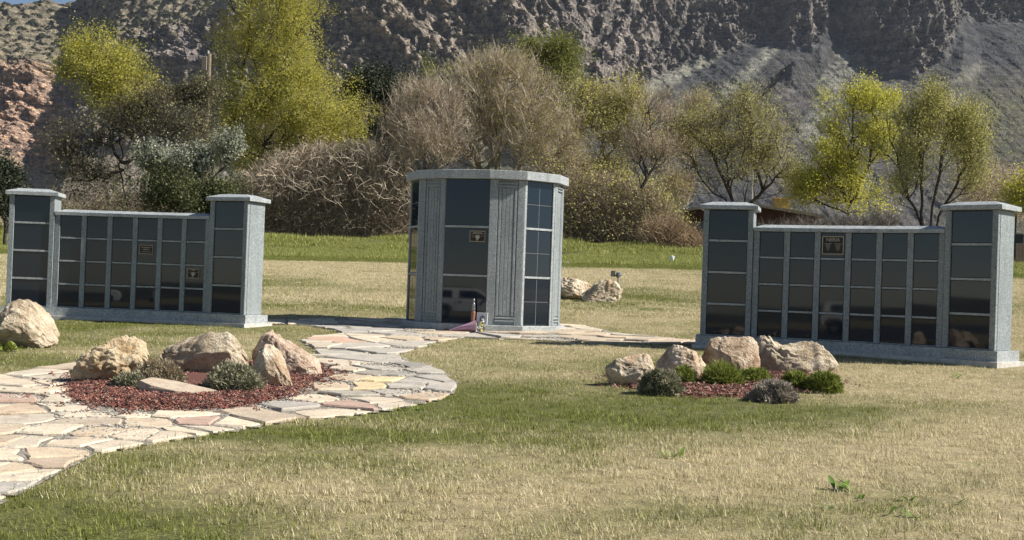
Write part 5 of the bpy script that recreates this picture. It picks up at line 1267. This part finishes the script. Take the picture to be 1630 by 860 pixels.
def thicket(label, D, px0, px1, ytops, ybase, n, mat, seed, leaf=None, nleaf=0, up=.6, depth=5, nm='thicket'):
    rg = np.random.default_rng(seed); px = rg.uniform(px0, px1, n); dd = rg.uniform(0, depth, n); tops = np.interp(px, np.linspace(px0, px1, len(ytops)), ytops)
    q = rg.random(n)**.9; py = ybase+(tops-ybase)*q
    P = np.array([at(a, b_, D+d) for a, b_, d in zip(px, py, dd)]); P[:, 2] += .6*pnoise(P[:, 0]*.6, P[:, 1]*.6); g = ground(P[:, 0], P[:, 1]); P[:, 2] = np.maximum(P[:, 2], g)
    L = rg.uniform(.5, 1.6, n)*(.6+.5*(1-q)); d = np.stack([rg.normal(0, .6, n), rg.normal(0, .6, n), rg.normal(up, .5, n)], 1); d /= np.linalg.norm(d, axis=1)[:, None]
    M1 = P+d*L[:, None]*.5; d2 = d+rg.normal(size=(n, 3))*.4; d2[:, 2] -= .15; d2 /= np.linalg.norm(d2, axis=1)[:, None]; T1 = M1+d2*L[:, None]*.5
    d3 = d+rg.normal(size=(n, 3))*.9; d3 /= np.linalg.norm(d3, axis=1)[:, None]; S1 = M1+d3*L[:, None]*.35
    r = rg.uniform(.006, .016, n); V, Q = tubes(np.concatenate([P, M1, M1]), np.concatenate([M1, T1, S1]), np.concatenate([r, r*.8, r*.6]), np.concatenate([r*.8, r*.3, r*.3]), 3)
    o = mesh_np(nm, V, Q, BK[mat]); tag(o, label, 'brush', kind='stuff')
    if nleaf:
        k = rg.integers(0, n, nleaf); c = T1[k]+rg.normal(size=(nleaf, 3))*.3; u = rg.normal(size=(nleaf, 3)); u /= np.linalg.norm(u, axis=1)[:, None]; v = np.cross(u, rg.normal(size=(nleaf, 3))); v /= np.linalg.norm(v, axis=1)[:, None]; l = rg.uniform(.05, .13, nleaf)[:, None]
        o2 = mesh_np('thicket_leaves', np.stack([c-u*l*.5, c+v*l*.4, c+u*l*.5, c-v*l*.4], 1).reshape(-1, 3), np.arange(4*nleaf).reshape(-1, 4), leaf, attrs={'rnd': ('FLOAT', np.repeat(rg.random(nleaf), 4))}); tag(o2, label.replace('bare', 'last leaves of the bare').replace('brush', 'brush'), 'brush', kind='stuff')
thicket('bare brown brush in a dense thicket between the left wall and the mausoleum', 65, 385, 670, [300, 262, 248, 238, 232, 240, 262, 290], 404, 15000, 'brown', 31, LB, 9000, depth=6)
thicket('paler arching bare canes over the thicket between the left wall and the mausoleum', 64, 395, 660, [290, 255, 240, 232, 225, 232, 250, 275], 330, 2200, 'pale', 32, up=.5, nm='arching_canes')
thicket('bare brown brush in a thicket behind and right of the mausoleum', 65, 865, 1078, [262, 268, 276, 282, 292, 312, 352], 404, 12500, 'brown', 33, LO, 15000, depth=5)
thicket('orange-brown bare brush tangled low beside the house', 60, 1030, 1112, [352, 362, 372, 392], 412, 2200, 'orange', 34, depth=3)
thicket('purplish bare brush filling the gap before the house and under the trees', 63, 1215, 1420, [372, 368, 362, 358, 358], 392, 3000, 'grey', 35, depth=3)
thicket('bare grey brush between the vase-shaped tree and the right edge', 76, 1530, 1660, [272, 268, 275, 290], 350, 3200, 'tan', 36, LB, 6000, depth=5)
thicket('dry brush along the foot of the slope behind the left wall', 68, 20, 400, [318, 312, 316, 318, 310, 300, 295], 395, 6500, 'brown', 37, LD, 8000, depth=5)
thicket('tan brush mixed with olive leaves between the mausoleum and the house', 73, 700, 1080, [330, 300, 300, 290, 280, 300, 320, 310], 400, 8000, 'tan', 38, LO, 14000, depth=5)

# ------------------------------------------------------------------ pole, wires, house, shelter
def utility():
    D = 68; b = at(326, 300, D); b[2] = float(ground(b[0], b[1])); top = at(333, 86, D); h = top[2]-b[2]
    r = thing('utility_pole', 'weathered wooden utility pole beside the ivy-hung trunk', 'pole', b)
    m = MB(); lean = top-b; m.tube((0, 0, -.2), (float(lean[0]), float(lean[1]), float(h)), .16, .12, 10); m.build('post', barkmat('pole_wood', (.22, .175, .125)), r)
    m = MB(); m.box((float(lean[0])-.22, 0, h-.55), (.30, .30, .8)); m.build('transformer', plain('transformer_grey', (.22, .19, .15), .6), r, bevel=.03)
    m = MB(); m.lathe([(.05, 0), (.07, .03), (.04, .08), (.06, .12), (.02, .18)], 8, (float(lean[0])-.05, 0, h)); m.build('insulator', plain('glazed_insulator', (.5, .5, .5), .3), r)
    def wire(label, p, q, sag=.6):
        p, q = np.array(p, float), np.array(q, float); m = MB(); pts = [p+(q-p)*t-np.array([0, 0, 4*sag*t*(1-t)]) for t in np.linspace(0, 1, 13)]
        for a, c in zip(pts[:-1], pts[1:]): m.tube(a, c, .018, .018, 4)
        tag(m.build('wire', plain('wire_black', (.05, .05, .05), .6)), label, 'wire', 'overhead wires')
    wire('overhead wire running left from the utility pole across the mountain foot', at(333, 148, D), at(-60, 154, D))
    wire('upper overhead wire crossing in front of the mountain behind the right-hand trees', at(1100, 262, 90), at(1700, 266, 90), .3)
    wire('lower overhead wire crossing in front of the mountain behind the right-hand trees', at(1100, 276, 90), at(1700, 281, 90), .3)
utility()
def pale_post():
    b = at(1195, 385, 76); b[2] = float(ground(b[0], b[1])); h = at(1195, 186, 76)[2]-b[2]; m = MB(); m.tube((0, 0, -.1), (0, 0, h), .035, .03, 8); m.lathe([(.03, h), (.05, h+.04), (.02, h+.1)], 8)
    o = m.build('flagpole', plain('pale_painted_metal', (.5, .48, .42), .5)); o.location = b; tag(o, 'thin pale pole standing among the limbs of the round-headed tree', 'pole')
pale_post()
def house():
    D = 78; c = at(1180, 392, D); g = float(ground(c[0], D)); r = thing('house', 'low dark red brick house with a shallow gabled roof behind the right wall', 'house', (c[0], D, g))
    s = D/F; x0, x1 = (1082-1180)*s, (1296-1180)*s; ze = at(1082, 339, D)[2]-g; zp = at(1165, 324, D)[2]-g; zr = at(1296, 345, D)[2]-g; xp = (1165-1180)*s; dp = 9
    m, t, bb = newmat('dark_red_brick'); br = N(t, 'ShaderNodeTexBrick'); br.inputs['Scale'].default_value = 4.5
    br.inputs['Color1'].default_value = (.05, .015, .011, 1); br.inputs['Color2'].default_value = (.036, .012, .010, 1); br.inputs['Mortar'].default_value = (.07, .05, .045, 1); br.inputs['Mortar Size'].default_value = .015
    mp = N(t, 'ShaderNodeMapping'); mp.inputs['Rotation'].default_value = (R(90), 0, 0); t.links.new(N(t, 'ShaderNodeTexCoord').outputs['Object'], mp.inputs[0]); t.links.new(mp.outputs[0], br.inputs[0]); t.links.new(br.outputs[0], bb.inputs['Base Color']); bb.inputs['Roughness'].default_value = .9
    mb = MB(); prof = [(x0, -.3), (x1, -.3), (x1, zr-.05), (xp, zp-.05), (x0, ze-.05)]; n = len(prof)
    vs = [(x, 0, z) for x, z in prof]+[(x, dp, z) for x, z in prof]; mb.add(vs, [tuple(range(n)), tuple(range(2*n-1, n-1, -1))]+[(i, n+i, n+(i+1) % n, (i+1) % n) for i in range(n)]); mb.build('wall', m, r)
    mb = MB(); e = .55; th = .16
    for (xa, za, xb, zb) in ((x0-e, ze-.10, xp, zp), (xp, zp, x1+e, zr-.08)):
        vs = [(xa, -e, za), (xb, -e, zb), (xb, dp+e, zb), (xa, dp+e, za)]; vs += [(a, b_, c_+th) for a, b_, c_ in vs]; mb.add(vs, [(3, 2, 1, 0), (4, 5, 6, 7), (0, 1, 5, 4), (1, 2, 6, 5), (2, 3, 7, 6), (3, 0, 4, 7)])
    rf = mb.build('roof', plain('grey_shingle', (.16, .145, .13), .9, var=.3, scale=8), r)
    mb = MB(); mb.box((0, 0, .35), (.95, .8, .9)); mb.box((0, 0, .83), (1.05, .9, .08)); o = mb.build('chimney', plain('yellow_chimney_brick', (.44, .30, .10), .9, var=.25, scale=9, bmp=.5), rf); cc = at(1243, 335, D+1.5)
    o.location = (cc[0]-c[0], 1.5, cc[2]-g-.1)
    fr = plain('window_frame_dark', (.12, .10, .09), .6)
    for wx in (-2.4, .6, 3.0):
        mb = MB(); mb.box((wx, -.03, 1.2), (1.1, .08, .9)); f = mb.build('window', fr, r); mb = MB(); mb.box((wx, -.075, 1.2), (.95, .02, .75)); mb.build('pane', M['black'], f)
    mb = MB(); mb.box((x1*.2, -.02, ze*.80), (.18, .1, .18)); 
    # rail-like fascia board
    tip = at(1213, 329, D-.5); mb = MB(); mb.lathe([(.14, 0), (.17, .1), (.12, .22), (.03, .26)], 10); v = mb.build('roof_vent', plain('galvanised', (.6, .6, .6), .4, .4), rf); v.location = (tip[0]-c[0], .6, tip[2]-g-.1)
house()
def shelter():
    D = 62; c = at(1640, 395, D); g = float(ground(c[0], D)); r = thing('open_shelter', 'grey roofed open shelter cut off by the right edge of the frame', 'shelter', (c[0], D, g)); z = at(1630, 325, D)[2]-g
    mb = MB(); mb.box((1.2, 1.5, z), (4.2, 3.6, .42)); mb.build('roof', plain('shelter_fascia', (.28, .27, .25), .8), r, bevel=.02)
    for dx in (.35, 3.1):
        for dy in (.1, 2.9): mb = MB(); mb.box((dx, dy, (z-.2)/2-.1), (.14, .14, z-.22)); mb.build('post', plain('shelter_post', (.13, .12, .11), .8), r)
    d2 = 56; c = at(1617, 412, d2); g = float(ground(c[0], d2)); f = thing('plank_fence', 'short weathered plank fence right of the right wall at the frame edge', 'fence', (c[0], d2, g)); pm = plain('weathered_planks', (.20, .14, .10), .9, var=.3)
    for k in range(10): slab('plank', (.13, .025, .95), pm, f, (.05+k*.145, 0, .46), 0, .004)
    for zz in (.2, .75): slab('rail', (1.5, .04, .08), pm, f, (.7, .035, zz), 0, .004)
    b = at(1624, 383, 58); gg = float(ground(b[0], 58)); b[2] = at(1624, 384, 58)[2]; o = thing('trash_bin', 'small black bin above the plank fence at the right frame edge', 'bin', (b[0], 58, gg)); mb = MB(); hh = at(1624, 371, 58)[2]-gg; mb.lathe([(.26, 0), (.30, hh*.9)], 12); mb.build('barrel', plain('black_plastic', (.02, .02, .02), .5), o); mb = MB(); mb.lathe([(.32, hh*.9), (.32, hh*.94), (.1, hh)], 12); mb.build('lid', plain('black_plastic_lid', (.03, .03, .03), .5), o)
shelter()
def standpipe():
    p = at(982, 462); r = thing('standpipe', 'grey metal garden standpipe beside the pointed tan rock on the back lawn', 'standpipe', (p[0], p[1]+.3, float(ground(p[0], p[1]+.3)))); m = plain('galvanised_pipe', (.33, .33, .33), .5, .4)
    s = p[1]/F; h = 27*s; mb = MB(); mb.tube((.05, 0, 0), (.05, 0, h*.9), .022, .022, 8); mb.build('pipe', m, r)
    mb = MB(); mb.lathe([(.05, h*.78), (.075, h*.84), (.07, h*.98), (.03, h*1.04)], 10, (.06, 0, 0)); mb.tube((.06, -.02, h*.86), (.05, -.14, h*.8), .025, .02, 8); mb.build('tap_head', plain('dark_cast_metal', (.20, .20, .19), .6, .4), r)
    mb = MB(); mb.box((-.08, 0, h*.93), (.10, .05, .14)); mb.tube((-.06, 0, h*.9), (.03, 0, h*.7), .015, .015, 6); mb.build('lever', plain('dark_handle', (.16, .16, .15), .6), r)
standpipe()
def litter():
    p = at(1070, 418); mb = MB(); rr = random.Random(4)
    mb.add([(-.12, 0, .0), (.05, .02, .02), (.10, 0, .22), (-.02, .05, .26), (-.10, .06, .14), (.02, -.05, .12)], [(0, 1, 5), (1, 2, 5), (2, 3, 5), (3, 4, 5), (4, 0, 5)]); o = mb.build('paper_scrap', plain('white_paper', (.8, .8, .78), .7)); o.location = (p[0], p[1], p[2]+.03)
    tag(o, 'white crumpled paper scrap on the green bank near the right wall', 'litter')
litter()

# ------------------------------------------------------------------ car parked behind the viewer, seen in the lowest black panel
def car():
    x, y = -29.9, -26.2; g = float(ground(x, y))+.03; r = thing('parked_car', 'white boxy car with a roof rack, mirrored in the lowest black panel of the mausoleum', 'car', (x, y, g), R(-34)); pt = plain('white_car_paint', (.82, .82, .80), .3, var=.03); gl = plain('dark_car_glass', (.02, .022, .025), .1); bk = plain('black_rubber', (.02, .02, .02), .8); ch = plain('chrome', (.6, .6, .6), .2, .9)
    def ext(name, prof, w0, w1, mat, bev=.03):
        n = len(prof); mb = MB(); vs = []
        zs = [p[1] for p in prof]; z0, z1 = min(zs), max(zs)
        for sgn in (-1, 1): vs += [(a, sgn*(w0+(w1-w0)*((z-z0)/(z1-z0)))/2, z) for a, z in prof]
        mb.add(vs, [tuple(range(n)), tuple(range(2*n-1, n-1, -1))]+[(i, n+i, n+(i+1) % n, (i+1) % n) for i in range(n)]); return mb.build(name, mat, r, bevel=bev)
    ext('body', [(-2.0, .5), (-1.85, .46), (-1.8, .70), (-1.5, .84), (-1.1, .84), (-.85, .70), (-.8, .44), (1.5, .44), (1.55, .70), (1.8, .84), (2.2, .84), (2.45, .70), (2.5, .46), (2.85, .5), (2.9, .85), (2.75, 1.02), (1.55, 1.12), (-1.98, 1.12), (-2.05, .9)], 1.86, 1.84, pt, .05)
    ext('cabin', [(-1.97, 1.121), (1.50, 1.121), (.75, 1.66), (.5, 1.73), (-1.6, 1.75), (-1.85, 1.62)], 1.80, 1.46, pt, .05)
    for nm, prof in (('rear_side_window', [(-1.55, 1.20), (-.80, 1.20), (-.82, 1.62), (-1.50, 1.62)]), ('front_side_window', [(-.45, 1.20), (1.18, 1.20), (.62, 1.58), (.40, 1.63), (-.43, 1.63)])):
        zz = lambda z: (1.80+(1.46-1.80)*((z-1.121)/(1.75-1.121)))/2+.006
        for sg in (-1, 1):
            mb = MB(); n = len(prof); mb.add([(a, sg*zz(z), z) for a, z in prof]+[(a, sg*(zz(z)-.03), z) for a, z in prof], [tuple(range(n)), tuple(range(2*n-1, n-1, -1))]+[(i, (i+1) % n, n+(i+1) % n, n+i) for i in range(n)]); mb.build(nm, gl, r)
    mb = MB(); mb.add([(1.42, -.72, 1.20), (1.42, .72, 1.20), (.86, .66, 1.63), (.86, -.66, 1.63)], [(0, 1, 2, 3)]); mb.add([(1.46, -.72, 1.20), (1.46, .72, 1.20), (.90, .66, 1.63), (.90, -.66, 1.63)], [(0, 1, 2, 3)]); mb.build('windscreen', gl, r)
    for sy in (-.58, .58):
        mb = MB(); mb.tube((-1.5, sy, 1.82), (.3, sy, 1.82), .02, .02, 6)
        for q in (-1.4, -.6, .2): mb.tube((q, sy, 1.70), (q, sy, 1.82), .018, .018, 6)
        mb.build('roof_rail', bk, r)
    for sx in (-1.3, 2.0):
        for sy in (-.82, .82):
            mb = MB(); mb.tube((sx, sy-.12, .37), (sx, sy+.12, .37), .37, .37, 20); wv = mb.build('wheel', bk, r); mb = MB(); mb.tube((sx, sy-.125, .37), (sx, sy+.125, .37), .21, .21, 14); mb.build('rim', ch, wv)
    for sy in (-.6, .6): mb = MB(); mb.box((2.84, sy, .86), (.08, .35, .16)); mb.build('headlight', ch, r, bevel=.02)
    for sy in (-.94, .94):
        mb = MB(); mb.box((-.35, sy, 1.02), (.20, .05, .045)); mb.build('door_handle', bk, r); mb = MB(); mb.box((1.05, sy*1.1, 1.22), (.12, .2, .16)); mb.build('side_mirror', bk, r, bevel=.02)
        mb = MB(); mb.box((-.62, sy*.985, .82), (.02, .012, .58)); mb.box((1.2, sy*.985, .82), (.02, .012, .58)); mb.build('door_gap', bk, r)
    mb = MB(); mb.box((-2.06, 0, .56), (.12, 1.8, .18)); mb.build('rear_bumper', bk, r)
    mb = MB(); mb.box((2.92, 0, .56), (.12, 1.8, .20)); mb.build('front_bumper', bk, r)
car()
